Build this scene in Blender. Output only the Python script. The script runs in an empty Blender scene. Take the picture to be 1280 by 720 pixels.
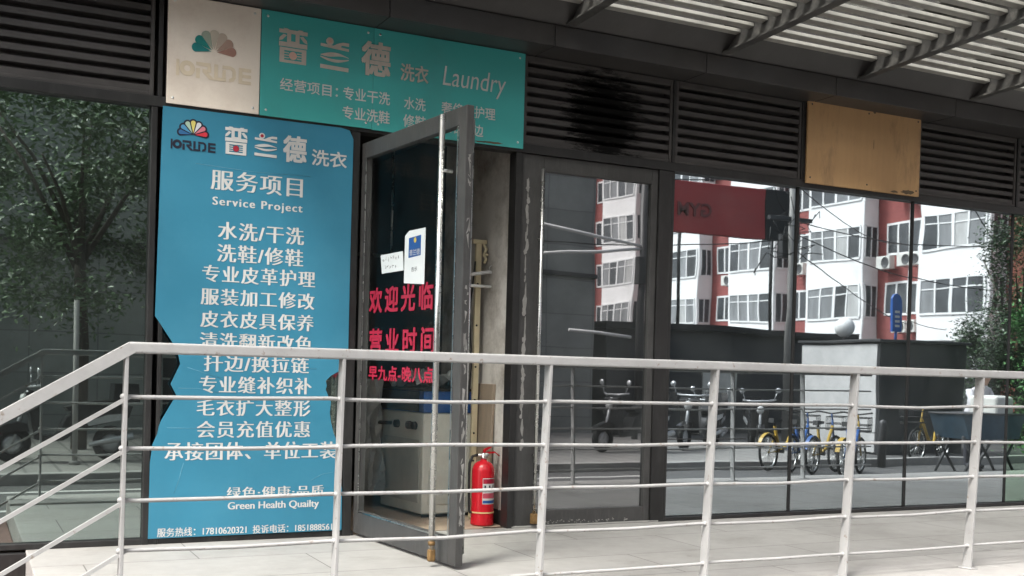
import bpy, bmesh, math, random
from mathutils import Vector, Matrix, Euler
random.seed(7)
SC = bpy.context.scene
COL = SC.collection
R = math.radians

# ------------------------------------------------------------------ camera, sky, sun, exposure
def setup_camera():
    yaw, pit, rol = 0.463, -0.0137, 0.0269
    fw = Vector((math.sin(yaw)*math.cos(pit), math.cos(yaw)*math.cos(pit), math.sin(pit)))
    rt = Vector((math.cos(yaw), -math.sin(yaw), 0)); up = rt.cross(fw)
    c, s = math.cos(rol), math.sin(rol)
    r2 = c*rt + s*up; u2 = -s*rt + c*up
    cam = bpy.data.cameras.new('camera'); o = bpy.data.objects.new('camera', cam); COL.objects.link(o)
    m = Matrix((r2, u2, -fw)).transposed().to_4x4()
    m.translation = Vector((0, -6.8036, 1.0927)); o.matrix_world = m
    cam.sensor_width = 36; cam.lens = 1383.43/1280*36; cam.shift_y = 120/1280
    cam.clip_start = .05; cam.clip_end = 2000
    SC.camera = o
setup_camera()

SUN_EL, SUN_AZ = R(54), R(238)          # azimuth clockwise from +Y
SKY_STRENGTH, SUN_STRENGTH, EXPOSURE = .14, 2.0, 1.62
world = bpy.data.worlds.new('World'); SC.world = world; world.use_nodes = True
wn = world.node_tree; bg = wn.nodes['Background']
sky = wn.nodes.new('ShaderNodeTexSky'); sky.sky_type = 'NISHITA'; sky.sun_disc = False
sky.sun_elevation = SUN_EL; sky.sun_rotation = SUN_AZ; sky.air_density = .7; sky.dust_density = 6; sky.ozone_density = .6
hsv = wn.nodes.new('ShaderNodeHueSaturation'); hsv.inputs['Saturation'].default_value = .35
wn.links.new(sky.outputs[0], hsv.inputs['Color']); wn.links.new(hsv.outputs[0], bg.inputs[0]); bg.inputs[1].default_value = SKY_STRENGTH
sun = bpy.data.lights.new('sun', 'SUN'); sun.energy = SUN_STRENGTH; sun.angle = R(14); sun.color = (1, .965, .91)
so = bpy.data.objects.new('sun', sun); COL.objects.link(so)
sd = Vector((math.sin(SUN_AZ)*math.cos(SUN_EL), math.cos(SUN_AZ)*math.cos(SUN_EL), math.sin(SUN_EL)))
so.rotation_euler = sd.to_track_quat('Z', 'Y').to_euler()
SC.view_settings.view_transform = 'Standard'; SC.view_settings.look = 'None'
SC.view_settings.gamma = 1; SC.view_settings.use_curve_mapping = False; SC.view_settings.exposure = EXPOSURE
SC.cycles.max_bounces = 10; SC.cycles.transparent_max_bounces = 16; SC.cycles.caustics_reflective = False; SC.cycles.caustics_refractive = False

# ------------------------------------------------------------------ materials
def nt(name):
    m = bpy.data.materials.new(name); m.use_nodes = True
    t = m.node_tree; b = t.nodes['Principled BSDF']
    return m, t, b
def noise(t, scale, detail=4, rough=.6, stretch=None, co='Object'):
    c = t.nodes.new('ShaderNodeTexCoord'); n = t.nodes.new('ShaderNodeTexNoise')
    n.inputs['Scale'].default_value = scale; n.inputs['Detail'].default_value = detail; n.inputs['Roughness'].default_value = rough
    src = c.outputs[co]
    if stretch:
        mp = t.nodes.new('ShaderNodeMapping'); mp.inputs['Scale'].default_value = stretch
        t.links.new(src, mp.inputs[0]); src = mp.outputs[0]
    t.links.new(src, n.inputs['Vector'])
    return n.outputs['Fac']
def ramp(t, fac, stops):
    r = t.nodes.new('ShaderNodeValToRGB'); e = r.color_ramp.elements
    while len(e) < len(stops): e.new(.5)
    for k, (p, c) in enumerate(stops): e[k].position = p; e[k].color = (c[0], c[1], c[2], 1)
    t.links.new(fac, r.inputs[0]); return r.outputs[0]
def mixc(t, fac, a, b, mode='MIX'):
    n = t.nodes.new('ShaderNodeMix'); n.data_type = 'RGBA'; n.blend_type = mode
    for sock, v in ((n.inputs[0], fac), (n.inputs[6], a), (n.inputs[7], b)):
        if hasattr(v, 'is_output'): t.links.new(v, sock)
        elif isinstance(v, (int, float)): sock.default_value = v
        else: sock.default_value = (v[0], v[1], v[2], 1)
    return n.outputs[2]
def bump(t, b, fac, strength=.2, dist=.01):
    n = t.nodes.new('ShaderNodeBump'); n.inputs['Strength'].default_value = strength; n.inputs['Distance'].default_value = dist
    t.links.new(fac, n.inputs['Height']); t.links.new(n.outputs[0], b.inputs['Normal'])
def M(name, c, rough=.6, metal=0, var=.15, scale=3, stretch=None, bmp=0, dirt=None, dirt_amt=.5, dirt_scale=1.5, dirt_stretch=None, spec=.5, dth=.5):
    """painted / plain surface with mottling, optional dirt patches of their own colour"""
    m, t, b = nt(name)
    f = noise(t, scale, 6, .65, stretch)
    lo = [x*(1-var) for x in c]; hi = [min(1, x*(1+var)) for x in c]
    col = ramp(t, f, [(.3, lo), (.7, hi)])
    if dirt:
        d = noise(t, dirt_scale, 8, .7, dirt_stretch)
        dm = ramp(t, d, [(dth, (0, 0, 0)), (dth+.22 if dth < .55 else dth+.06, (dirt_amt,)*3)])
        col = mixc(t, dm, col, dirt)
    t.links.new(col, b.inputs['Base Color'])
    b.inputs['Roughness'].default_value = rough; b.inputs['Metallic'].default_value = metal
    b.inputs['Specular IOR Level'].default_value = spec
    rr = t.nodes.new('ShaderNodeMapRange'); rr.inputs['To Min'].default_value = max(0, rough-.12); rr.inputs['To Max'].default_value = min(1, rough+.12)
    t.links.new(f, rr.inputs[0]); t.links.new(rr.outputs[0], b.inputs['Roughness'])
    if bmp: bump(t, b, noise(t, scale*8, 6, .7), bmp, .01)
    return m
def glass(name, tint, base, power=5, gloss=(.95, 1, .98), wave=.0012, wscale=.9, seed=0, rgh=.012, dust_haze=.02, dcol=(.5, .55, .55)):
    """coated shop glazing: tinted see-through plus a mirror-like reflection that grows at a slant"""
    m = bpy.data.materials.new(name); m.use_nodes = True; t = m.node_tree; t.nodes.clear()
    out = t.nodes.new('ShaderNodeOutputMaterial'); tr = t.nodes.new('ShaderNodeBsdfTransparent'); gl = t.nodes.new('ShaderNodeBsdfGlossy')
    tr.inputs[0].default_value = (*tint, 1); gl.inputs['Color'].default_value = (*gloss, 1); gl.inputs['Roughness'].default_value = rgh
    lw = t.nodes.new('ShaderNodeLayerWeight'); lw.inputs['Blend'].default_value = .5
    pw = t.nodes.new('ShaderNodeMath'); pw.operation = 'POWER'; pw.inputs[1].default_value = power; t.links.new(lw.outputs['Facing'], pw.inputs[0])
    mr = t.nodes.new('ShaderNodeMapRange'); mr.inputs['To Min'].default_value = base; mr.inputs['To Max'].default_value = 1
    t.links.new(pw.outputs[0], mr.inputs[0])
    c = t.nodes.new('ShaderNodeTexCoord'); mp = t.nodes.new('ShaderNodeMapping'); mp.inputs['Location'].default_value = (seed*3.7, 0, seed*1.9)
    n = t.nodes.new('ShaderNodeTexNoise'); n.inputs['Scale'].default_value = wscale; n.inputs['Detail'].default_value = 2; n.inputs['Roughness'].default_value = .35
    t.links.new(c.outputs['Object'], mp.inputs[0]); t.links.new(mp.outputs[0], n.inputs['Vector'])
    bu = t.nodes.new('ShaderNodeBump'); bu.inputs['Strength'].default_value = 1; bu.inputs['Distance'].default_value = wave
    t.links.new(n.outputs['Fac'], bu.inputs['Height']); t.links.new(bu.outputs[0], gl.inputs['Normal'])
    mx = t.nodes.new('ShaderNodeMixShader'); t.links.new(mr.outputs[0], mx.inputs[0]); t.links.new(tr.outputs[0], mx.inputs[1]); t.links.new(gl.outputs[0], mx.inputs[2])
    df = t.nodes.new('ShaderNodeBsdfDiffuse'); df.inputs[0].default_value = (*dcol, 1)
    nd = t.nodes.new('ShaderNodeTexNoise'); nd.inputs['Scale'].default_value = 2.2; nd.inputs['Detail'].default_value = 8
    t.links.new(mp.outputs[0], nd.inputs['Vector'])
    m2 = t.nodes.new('ShaderNodeMapRange'); m2.inputs['From Min'].default_value = .35; m2.inputs['From Max'].default_value = .75; m2.inputs['To Min'].default_value = dust_haze*.3; m2.inputs['To Max'].default_value = dust_haze*1.6
    t.links.new(nd.outputs['Fac'], m2.inputs[0])
    mx2 = t.nodes.new('ShaderNodeMixShader'); t.links.new(m2.outputs[0], mx2.inputs[0]); t.links.new(mx.outputs[0], mx2.inputs[1]); t.links.new(df.outputs[0], mx2.inputs[2])
    t.links.new(mx2.outputs[0], out.inputs[0]); return m
def foliage(name, a, b_):
    m, t, b = nt(name)
    oi = t.nodes.new('ShaderNodeNewGeometry'); r = ramp(t, oi.outputs['Random Per Island'], [(0, a), (.6, b_), (1, [x*1.4 for x in b_])])
    t.links.new(r, b.inputs['Base Color']); b.inputs['Roughness'].default_value = .38
    return m
def grid_mat(name, c, line, sx, sz, rough=.5, axis='XZ', w=.02, var=.08):
    """tiles with joints, in object space"""
    m, t, b = nt(name)
    tc = t.nodes.new('ShaderNodeTexCoord'); mp = t.nodes.new('ShaderNodeMapping')
    if axis == 'XZ': mp.inputs['Rotation'].default_value = (R(90), 0, 0)
    if axis == 'YZ': mp.inputs['Rotation'].default_value = (R(90), 0, R(90))
    t.links.new(tc.outputs['Object'], mp.inputs[0])
    br = t.nodes.new('ShaderNodeTexBrick'); t.links.new(mp.outputs[0], br.inputs['Vector'])
    br.offset = .0 if axis != 'B' else .5
    br.inputs['Scale'].default_value = 1; br.inputs['Brick Width'].default_value = sx; br.inputs['Row Height'].default_value = sz
    br.inputs['Mortar Size'].default_value = w; br.inputs['Mortar Smooth'].default_value = .1
    br.inputs['Color1'].default_value = (*[x*(1-var) for x in c], 1); br.inputs['Color2'].default_value = (*[x*(1+var) for x in c], 1); br.inputs['Mortar'].default_value = (*line, 1)
    f = noise(t, 2.5, 8, .7); g = ramp(t, f, [(.3, (.82,)*3), (.7, (1.08,)*3)])
    col = mixc(t, 1, br.outputs['Color'], g, 'MULTIPLY')
    t.links.new(col, b.inputs['Base Color']); b.inputs['Roughness'].default_value = rough
    bump(t, b, noise(t, 40, 6, .7), .12, .004)
    return m

m_frame = M('charcoal_paint', (.017, .0165, .0165), .42, .0, .25, 6, dirt=(.06, .058, .056), dirt_amt=.35, dirt_scale=5, dirt_stretch=(3, 3, .6))
m_louvre = M('brown_grey_paint', (.055, .050, .048), .45, 0, .22, 4, dirt=(.10, .095, .09), dirt_amt=.35, dirt_scale=2, dirt_stretch=(.6, 3, 3))
m_soffit = M('soffit_paint', (.036, .033, .032), .42, 0, .18, 1.2, dirt=(.075, .072, .069), dirt_amt=.5, dirt_scale=1.1)
m_beam = M('beam_paint', (.055, .053, .050), .5, 0, .2, 5, dirt=(.22, .21, .19), dirt_amt=.5, dirt_scale=9)
m_slat = M('slat_paint', (.34, .33, .30), .5, 0, .2, 6, dirt=(.06, .055, .05), dirt_amt=.6, dirt_scale=3)
m_white = M('rail_paint', (.37, .367, .36), .45, 0, .10, 7, dirt=(.20, .15, .11), dirt_amt=.8, dirt_scale=26, bmp=.12, dth=.60)
m_rail = m_white
m_door = M('scuffed_door_paint', (.052, .051, .050), .5, .0, .22, 8, dirt=(.10, .097, .094), dirt_amt=.5, dirt_scale=11, dirt_stretch=(6, 6, .7))
m_steel = M('brushed_steel', (.62, .62, .60), .28, 1, .08, 10)
m_brass = M('rusted_brass', (.22, .13, .05), .6, .3, .4, 20)
m_black = M('black_rubber', (.012, .012, .012), .6)
m_teal = M('teal_sign_film', (.06, .39, .375), .36, 0, .05, 1.5, dirt=(.08, .28, .27), dirt_amt=.45, dirt_scale=2)
m_cream = M('faded_white_panel', (.84, .75, .65), .4, 0, .04, 2, dirt=(.60, .49, .41), dirt_amt=.6, dirt_scale=1.9)
m_blue = M('blue_poster_film', (.036, .205, .315), .42, 0, .06, 2.4, dirt=(.055, .24, .35), dirt_amt=.5, dirt_scale=2.2)
m_letter = M('white_letter_film', (.58, .58, .57), .5, 0, .04, 12)
m_letter_old = M('weathered_letters', (.50, .455, .40), .5, 0, .1, 14)
m_navy = M('navy_print', (.012, .014, .03), .5)
m_red = M('red_letter_film', (.36, .012, .04), .45, 0, .1, 10)
m_ply = None
m_paper = M('paper', (.72, .76, .76), .8, 0, .04, 8)
m_ext = M('red_enamel', (.52, .012, .022), .25, 0, .06, 5)
m_machine = M('cream_enamel', (.74, .74, .67), .4, 0, .05, 2, dirt=(.4, .39, .33), dirt_amt=.4, dirt_scale=3)
m_machblue = M('blue_panel', (.02, .09, .30), .4, 0, .1, 5)
m_wall_in = M('dirty_plaster', (.60, .575, .535), .85, 0, .08, 1.5, dirt=(.17, .14, .11), dirt_amt=.85, dirt_scale=1.7, dth=.42, bmp=.1)
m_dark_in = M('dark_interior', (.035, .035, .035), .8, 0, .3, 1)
m_wood = M('plywood', (.36, .24, .13), .6, 0, .15, 3, (8, 8, .8))
m_bamboo = M('cream_pole', (.58, .50, .33), .5, 0, .1, 5)
m_plastic = M('clear_plastic_sheet', (.42, .43, .42), .3, 0, .2, 9)
m_tanfloor = M('tan_floor', (.42, .32, .24), .6, 0, .1, 3)
m_asphalt = M('asphalt', (.075, .074, .073), .85, 0, .18, 8, bmp=.3, dirt=(.12, .115, .11), dirt_amt=.5, dirt_scale=.7)
m_paint = M('road_paint', (.55, .54, .52), .7, 0, .12, 10)
m_floor = None
m_pave = grid_mat('pavement_blocks', (.26, .25, .235), (.13, .125, .12), .4, .2, .8, 'XY', .02)
m_step = M('red_granite', (.17, .095, .08), .6, 0, .25, 30)
m_kerb = M('kerb_stone', (.33, .32, .305), .75, 0, .14, 6, bmp=.2, dirt=(.16, .15, .135), dirt_amt=.5, dirt_scale=3)
m_chip = M('bare_putty', (.27, .262, .25), .8, 0, .2, 20)

def floor_mat():
    m, t, b = nt('platform_stone')
    tc = t.nodes.new('ShaderNodeTexCoord'); br = t.nodes.new('ShaderNodeTexBrick'); t.links.new(tc.outputs['Object'], br.inputs['Vector'])
    br.inputs['Scale'].default_value = 1; br.inputs['Brick Width'].default_value = 1.2; br.inputs['Row Height'].default_value = .6; br.offset = .5
    br.inputs['Mortar Size'].default_value = .004; br.inputs['Mortar Smooth'].default_value = .2
    br.inputs['Color1'].default_value = (.345, .335, .32, 1); br.inputs['Color2'].default_value = (.38, .37, .353, 1); br.inputs['Mortar'].default_value = (.15, .145, .135, 1)
    f = noise(t, 1.3, 9, .72); g = ramp(t, f, [(.28, (.74, .73, .71)), (.5, (.95, .945, .94)), (.7, (1.05,)*3)])
    f2 = noise(t, 9, 8, .7); g2 = ramp(t, f2, [(.35, (.93,)*3), (.65, (1.03,)*3)])
    col = mixc(t, 1, mixc(t, 1, br.outputs['Color'], g, 'MULTIPLY'), g2, 'MULTIPLY')
    f3 = noise(t, 2.6, 10, .78, (.7, 1.6, 1)); g3 = ramp(t, f3, [(.56, (0, 0, 0)), (.72, (.55,)*3)]); col = mixc(t, g3, col, (.17, .155, .135))
    vo = t.nodes.new('ShaderNodeTexVoronoi'); vo.inputs['Scale'].default_value = 2.3; t.links.new(tc.outputs['Object'], vo.inputs['Vector'])
    g4 = ramp(t, vo.outputs['Distance'], [(.02, (.5,)*3), (.05, (0, 0, 0))]); col = mixc(t, g4, col, (.12, .11, .10))
    t.links.new(col, b.inputs['Base Color']); b.inputs['Roughness'].default_value = .62
    bump(t, b, noise(t, 60, 6, .7), .15, .003); return m
m_floor = floor_mat()
def ply_mat():
    m, t, b = nt('weathered_plywood')
    f = noise(t, 2, 8, .7, (1, 1, .35)); c = ramp(t, f, [(.25, (.40, .235, .11)), (.5, (.49, .295, .14)), (.8, (.54, .335, .165))])
    d = noise(t, 1.5, 9, .75, (2.4, 1, .6)); dm = ramp(t, d, [(.53, (0, 0, 0)), (.72, (.7,)*3)])
    c = mixc(t, dm, c, (.13, .085, .05))
    g = noise(t, 26, 3, .5, (1, 1, .04)); gm = ramp(t, g, [(.4, (.98,)*3), (.6, (1.02,)*3)])
    c = mixc(t, 1, c, gm, 'MULTIPLY')
    t.links.new(c, b.inputs['Base Color']); b.inputs['Roughness'].default_value = .55; return m
m_ply = ply_mat()
def soot_mat():
    m, t, b = nt('sooted_louvre_paint')
    tc = t.nodes.new('ShaderNodeTexCoord'); mp = t.nodes.new('ShaderNodeMapping')
    mp.inputs['Location'].default_value = (-4.06/.34, 0, -2.89/.38); mp.inputs['Scale'].default_value = (1/.34, 0, 1/.38)
    t.links.new(tc.outputs['Object'], mp.inputs[0])
    ln = t.nodes.new('ShaderNodeVectorMath'); ln.operation = 'LENGTH'; t.links.new(mp.outputs[0], ln.inputs[0])
    f = noise(t, 7, 10, .85, (1.2, 1, 7)); ad = t.nodes.new('ShaderNodeMath'); ad.operation = 'MULTIPLY_ADD'; ad.inputs[1].default_value = 3.6
    t.links.new(f, ad.inputs[0]); t.links.new(ln.outputs['Value'], ad.inputs[2])
    k = ramp(t, ad.outputs[0], [(.0, (1, 1, 1)), (.98, (1, 1, 1)), (1.0, (0, 0, 0))])
    mr = t.nodes.new('ShaderNodeMapRange'); mr.inputs['From Min'].default_value = 2.5; mr.inputs['From Max'].default_value = 2.75; mr.inputs['To Min'].default_value = 1; mr.inputs['To Max'].default_value = 0
    t.links.new(ad.outputs[0], mr.inputs[0])
    c = mixc(t, mr.outputs[0], (.055, .050, .048), (.007, .0068, .0066)); t.links.new(c, b.inputs['Base Color']); b.inputs['Roughness'].default_value = .6
    sp = t.nodes.new('ShaderNodeMapRange'); sp.inputs['To Min'].default_value = .5; sp.inputs['To Max'].default_value = .05; t.links.new(mr.outputs[0], sp.inputs[0]); t.links.new(sp.outputs[0], b.inputs['Specular IOR Level'])
    return m
m_soot = soot_mat()

g_left = glass('green_glazing', (.3, .36, .33), .34, gloss=(.86, 1, .97), wave=.0010, seed=1, dust_haze=.02)
g_mid = glass('grey_glazing', (.30, .31, .31), .50, gloss=(.84, .94, 1), wave=.0017, seed=2, dust_haze=.045)  # grey panes: dust layer raised to lay haze over the mirrored street
g_mid2 = glass('grey_glazing', (.30, .31, .31), .50, gloss=(.84, .94, 1), wave=.0016, seed=5, dust_haze=.045)
g_mid3 = glass('grey_glazing', (.30, .32, .32), .50, gloss=(.84, .94, 1), wave=.0018, seed=8, dust_haze=.045)
g_right = glass('green_glazing', (.25, .36, .3), .42, gloss=(.75, 1, .88), wave=.0010, seed=9, dust_haze=.03)
g_door = glass('door_glazing', (.97, .98, .97), .004, power=8, wave=.0004, seed=3, dust_haze=.004)
g_rdoor = glass('grey_door_glazing', (.35, .35, .35), .30, gloss=(.95, .97, 1), wave=.0024, wscale=.8, seed=4, dust_haze=.05)

# ------------------------------------------------------------------ mesh helpers
class MB:
    def __init__(s): s.v = []; s.f = []; s.sm = []
    def add(s, vs, fs, smooth=False):
        o = len(s.v); s.v += [tuple(v) for v in vs]; s.f += [tuple(i+o for i in f) for f in fs]; s.sm += [smooth]*len(fs); return s
    def box(s, x0, x1, y0, y1, z0, z1, mat=None):
        vs = [Vector((x, y, z)) for z in (z0, z1) for y in (y0, y1) for x in (x0, x1)]
        if mat is not None: vs = [mat @ v for v in vs]
        return s.add(vs, [(0, 2, 3, 1), (4, 5, 7, 6), (0, 1, 5, 4), (2, 6, 7, 3), (0, 4, 6, 2), (1, 3, 7, 5)])
    def cbox(s, x0, x1, y0, y1, z0, z1, r=.004, seg=2, mat=None):
        bm = bmesh.new(); bmesh.ops.create_cube(bm, size=1)
        for v in bm.verts: v.co = Vector((x0+(v.co.x+.5)*(x1-x0), y0+(v.co.y+.5)*(y1-y0), z0+(v.co.z+.5)*(z1-z0)))
        bmesh.ops.bevel(bm, geom=bm.edges[:], offset=r, segments=seg, profile=.5, affect='EDGES')
        bm.verts.index_update(); bm.normal_update()
        vs = [(mat @ v.co) if mat is not None else v.co.copy() for v in bm.verts]; fs = [[v.index for v in f.verts] for f in bm.faces]; bm.free()
        return s.add(vs, fs)
    def tube(s, pts, r, seg=8, caps=True, closed=False):
        pts = [Vector(p) for p in pts]; n = len(pts); rs = r if isinstance(r, (list, tuple)) else [r]*n
        vs = []; fs = []; prev = None
        for i, p in enumerate(pts):
            if closed: d = pts[(i+1) % n]-pts[i-1]
            else: d = (pts[min(i+1, n-1)]-pts[max(i-1, 0)])
            d.normalize()
            a = prev if prev is not None else (Vector((0, 0, 1)) if abs(d.z) < .9 else Vector((1, 0, 0)))
            a = (a-d*a.dot(d)).normalized(); prev = a; b = d.cross(a)
            for k in range(seg):
                t = 2*math.pi*k/seg; vs.append(p+(a*math.cos(t)+b*math.sin(t))*rs[i])
        m = n if closed else n-1
        for i in range(m):
            for k in range(seg):
                j = (i+1) % n; fs.append((i*seg+k, i*seg+(k+1) % seg, j*seg+(k+1) % seg, j*seg+k))
        s.add(vs, fs, True)
        if caps and not closed:
            o = len(s.v)-n*seg; s.f += [tuple(o+k for k in reversed(range(seg))), tuple(o+(n-1)*seg+k for k in range(seg))]; s.sm += [False, False]
        return s
    def lathe(s, prof, c=(0, 0, 0), seg=24, mat=None):
        c = Vector(c); vs = []; fs = []; n = len(prof)
        for r, z in prof:
            for k in range(seg):
                t = 2*math.pi*k/seg; v = Vector((r*math.cos(t), r*math.sin(t), z))
                if mat is not None: v = mat @ v
                vs.append(v+c)
        for i in range(n-1):
            for k in range(seg): fs.append((i*seg+k, i*seg+(k+1) % seg, (i+1)*seg+(k+1) % seg, (i+1)*seg+k))
        return s.add(vs, fs, True)
    def prism(s, poly, a0, a1, axis='Y'):
        """2D polygon extruded along an axis; poly is (x,z) for Y, (x,y) for Z, (y,z) for X"""
        n = len(poly)
        def p(u, w, a): return (u, a, w) if axis == 'Y' else ((u, w, a) if axis == 'Z' else (a, u, w))
        vs = [p(u, w, a0) for u, w in poly]+[p(u, w, a1) for u, w in poly]
        fs = [tuple(range(n)), tuple(reversed(range(n, 2*n)))]+[(i, (i+1) % n+0, (i+1) % n+n, i+n) for i in range(n)]
        return s.add(vs, fs)
    def build(s, name, mat, parent=None, loc=None, smooth=None, fix=True):
        me = bpy.data.meshes.new(name); me.from_pydata(s.v, [], s.f)
        me.polygons.foreach_set('use_smooth', s.sm)
        if fix:
            bm = bmesh.new(); bm.from_mesh(me); bmesh.ops.recalc_face_normals(bm, faces=bm.faces[:]); bm.to_mesh(me); bm.free()
        me.materials.append(mat); me.update()
        o = bpy.data.objects.new(name, me); COL.objects.link(o)
        if parent: o.parent = parent
        if loc: o.location = loc
        return o
def tag(o, label=None, cat=None, group=None, kind=None):
    if label: o['label'] = label
    if cat: o['category'] = cat
    if group: o['group'] = group
    if kind: o['kind'] = kind
    return o
def empty(name, label, cat, loc=(0, 0, 0), rz=0, group=None):
    o = bpy.data.objects.new(name, None); COL.objects.link(o); o.location = loc; o.rotation_euler.z = rz; o.empty_display_size = .1
    return tag(o, label, cat, group)
def copy_tree(o, parent=None):
    c = o.copy(); COL.objects.link(c); c.parent = parent
    for ch in list(o.children): copy_tree(ch, c)
    return c
def struct(name, mb, mat): o = mb.build(name, mat); o['kind'] = 'structure'; return o

# text: glyph outlines turned to mesh and fitted to a rectangle of a plane
def glyphs(txt, bold=0, spacing=1, extr=.004):
    cu = bpy.data.curves.new('t', 'FONT'); cu.body = txt; cu.size = 1; cu.space_character = spacing; cu.offset = bold; cu.extrude = extr; cu.resolution_u = 4
    o = bpy.data.objects.new('t', cu); COL.objects.link(o); bpy.context.view_layer.update()
    dg = bpy.context.evaluated_depsgraph_get(); me = bpy.data.meshes.new_from_object(o.evaluated_get(dg))
    vs = [v.co.copy() for v in me.vertices]; fs = [tuple(p.vertices) for p in me.polygons]
    bpy.data.objects.remove(o); bpy.data.curves.remove(cu); bpy.data.meshes.remove(me)
    return vs, fs
def text(name, txt, x0, x1, z0, z1, y, mat, parent, bold=.0, song=0, fat=0, spacing=1, thick=.002, slant=0, flip=False):
    vs, fs = glyphs(txt, bold, spacing)
    ax = min(v.x for v in vs); bx = max(v.x for v in vs); az = min(v.y for v in vs); bz = max(v.y for v in vs)
    mb = MB(); shifts = [(0, 0)] if not song else [(-song, 0), (0, 0), (song, 0)]
    if fat: shifts = [(0, 0), (fat, fat), (-fat, fat), (fat, -fat), (-fat, -fat)]
    kx = (x1-x0)/(bx-ax); kz = (z1-z0)/(bz-az)
    for i, (sh, sv) in enumerate(shifts):
        out = []
        for v in vs:
            w = (v.y-az+sv)*kz; u = (v.x-ax)*kx+sh*kz
            out.append((x0+u+slant*w if not flip else x1-u, y-thick*.5-(v.z/.004)*thick*.5-i*.0003, z0+w))
        mb.add(out, fs)
    return mb.build(name, mat, parent, fix=False)

# ================================================================== SETTING
GZ = -.45
struct('ground', MB().box(-400, 400, -400, 400, GZ-.3, GZ-.012), m_asphalt)
struct('road', MB().box(-120, 160, -7.4, -2.62, GZ-.01, GZ), m_asphalt)
mk = MB()
for y in (-6.95, -5.3): mk.box(-60, 9.2 if y < -6 else 30, y-.06, y+.06, GZ+.001, GZ+.005)
struct('road_markings', mk, m_paint)
struct('far_kerb', MB().cbox(-60, 60, -8.02, -7.86, GZ-.05, GZ+.13, .015), m_kerb)
struct('far_pavement', MB().box(-60, 14.6, -15.9, -8.021, GZ-.05, GZ+.11), m_pave)
struct('side_street', MB().box(14.61, 60, -90, -8.021, GZ-.05, GZ+.004), m_asphalt)
struct('platform', MB().cbox(.35, 16, -2.05, -.001, GZ-.05, 0, .006), m_floor)
struct('platform_edge', MB().cbox(.35, 16, -2.56, -2.051, GZ-.05, .016, .012), m_kerb)
struct('steps', MB().cbox(.0, .349, -2.5, -.001, GZ-.05, -.15, .01).cbox(-.35, -.001, -2.5, -.001, GZ-.05, -.30, .01).cbox(-3, .349, -.0009, .05, GZ, -.04, .004), m_step)
struct('plinth', MB().cbox(-6, .348, -.075, -.002, GZ, -.012, .004), m_frame)
struct('interior_floor', MB().box(-6, 14, .051, 7.5, -.2, -.004), m_tanfloor)

# ================================================================== SHOP BUILDING
shop = empty('shop_building', 'dark framed glass shopfront with louvred bands above the doors, behind the railing', 'building')
MX = [-3.9, -2.67, -1.44, -.22, 1.02, 2.215, 3.392, 4.592, 5.853, 7.086, 8.29, 9.52, 10.75, 11.98, 13.2]
def mull(x, w=.022, z0=0, z1=2.57): return MB().cbox(x-w, x+w, -.045, .06, z0, z1, .004)
for x in MX:
    if x == 1.02:
        mull(.993, .018).build('mullion', m_frame, shop); mull(1.052, .012).build('mullion', m_frame, shop)
    elif x == 2.215: mull(2.222, .03).build('mullion', m_frame, shop)
    elif x == 3.392: mull(3.389, .026).build('mullion', m_frame, shop)
    elif x == 4.592: mull(4.585, .055).build('mullion', m_frame, shop); mull(4.652, .013).build('mullion', m_frame, shop)
    else: (MB().cbox(x-.014, x+.014, -.008, .03, 0, 2.57, .003) if x > 3 else mull(x, .022)).build('mullion', m_black if x > 5 else m_frame, shop)
MB().cbox(-4, 13.4, -.05, .06, 2.571, 2.632, .004).build('head_rail', m_frame, shop)
MB().cbox(-4, 2.19, -.04, .05, .0005, .035, .004).cbox(4.66, 13.4, -.04, .05, .0005, .03, .004).build('sill', m_frame, shop)
# louvre bands
def louvre(x0, x1, z0=2.633, z1=3.235, mat=m_louvre, n=8):
    mb = MB(); w = .022
    mb.cbox(x0, x0+w, -.04, .05, z0, z1, .003).cbox(x1-w, x1, -.04, .05, z0, z1, .003)
    mb.cbox(x0+w, x1-w, -.04, .05, z1-.045, z1, .003).cbox(x0+w, x1-w, -.04, .05, z0, z0+.02, .003)
    p = (z1-z0-.065)/n
    for i in range(n):
        z = z0+.02+p*i
        sec = [(-.032, z+.002), (-.032, z+p*.54), (.04, z+p*1.02), (.04, z+p*.92)]
        mb.prism(sec, x0+w+.0005, x1-w-.0005, 'X')
    mb.box(x0+w, x1-w, .051, .056, z0, z1)
    return mb.build('louvre', mat, shop)
LB = [(-2.65, -1.45), (-1.42, -.24), (-.2, .985), (1.055, 2.2), (2.235, 3.375)]
for a, b in LB: louvre(a, b)
s_ = louvre(3.412, 4.63, mat=m_soot); s_['label'] = 'louvre band with a large black sooty blotch in its middle'
for a, b in ((4.66, 5.84), (5.866, 7.08), (7.10, 8.265), (8.30, 9.505), (9.535, 10.735), (10.765, 11.965)): louvre(a, b)
for a in [-1.435, -.22, 1.02, 2.217, 3.393, 4.645, 5.853, 7.09, 8.283, 9.52, 10.75]: MB().cbox(a-.013, a+.013, -.048, .05, 2.633, 3.235, .003).build('louvre_post', m_frame, shop)
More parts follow.
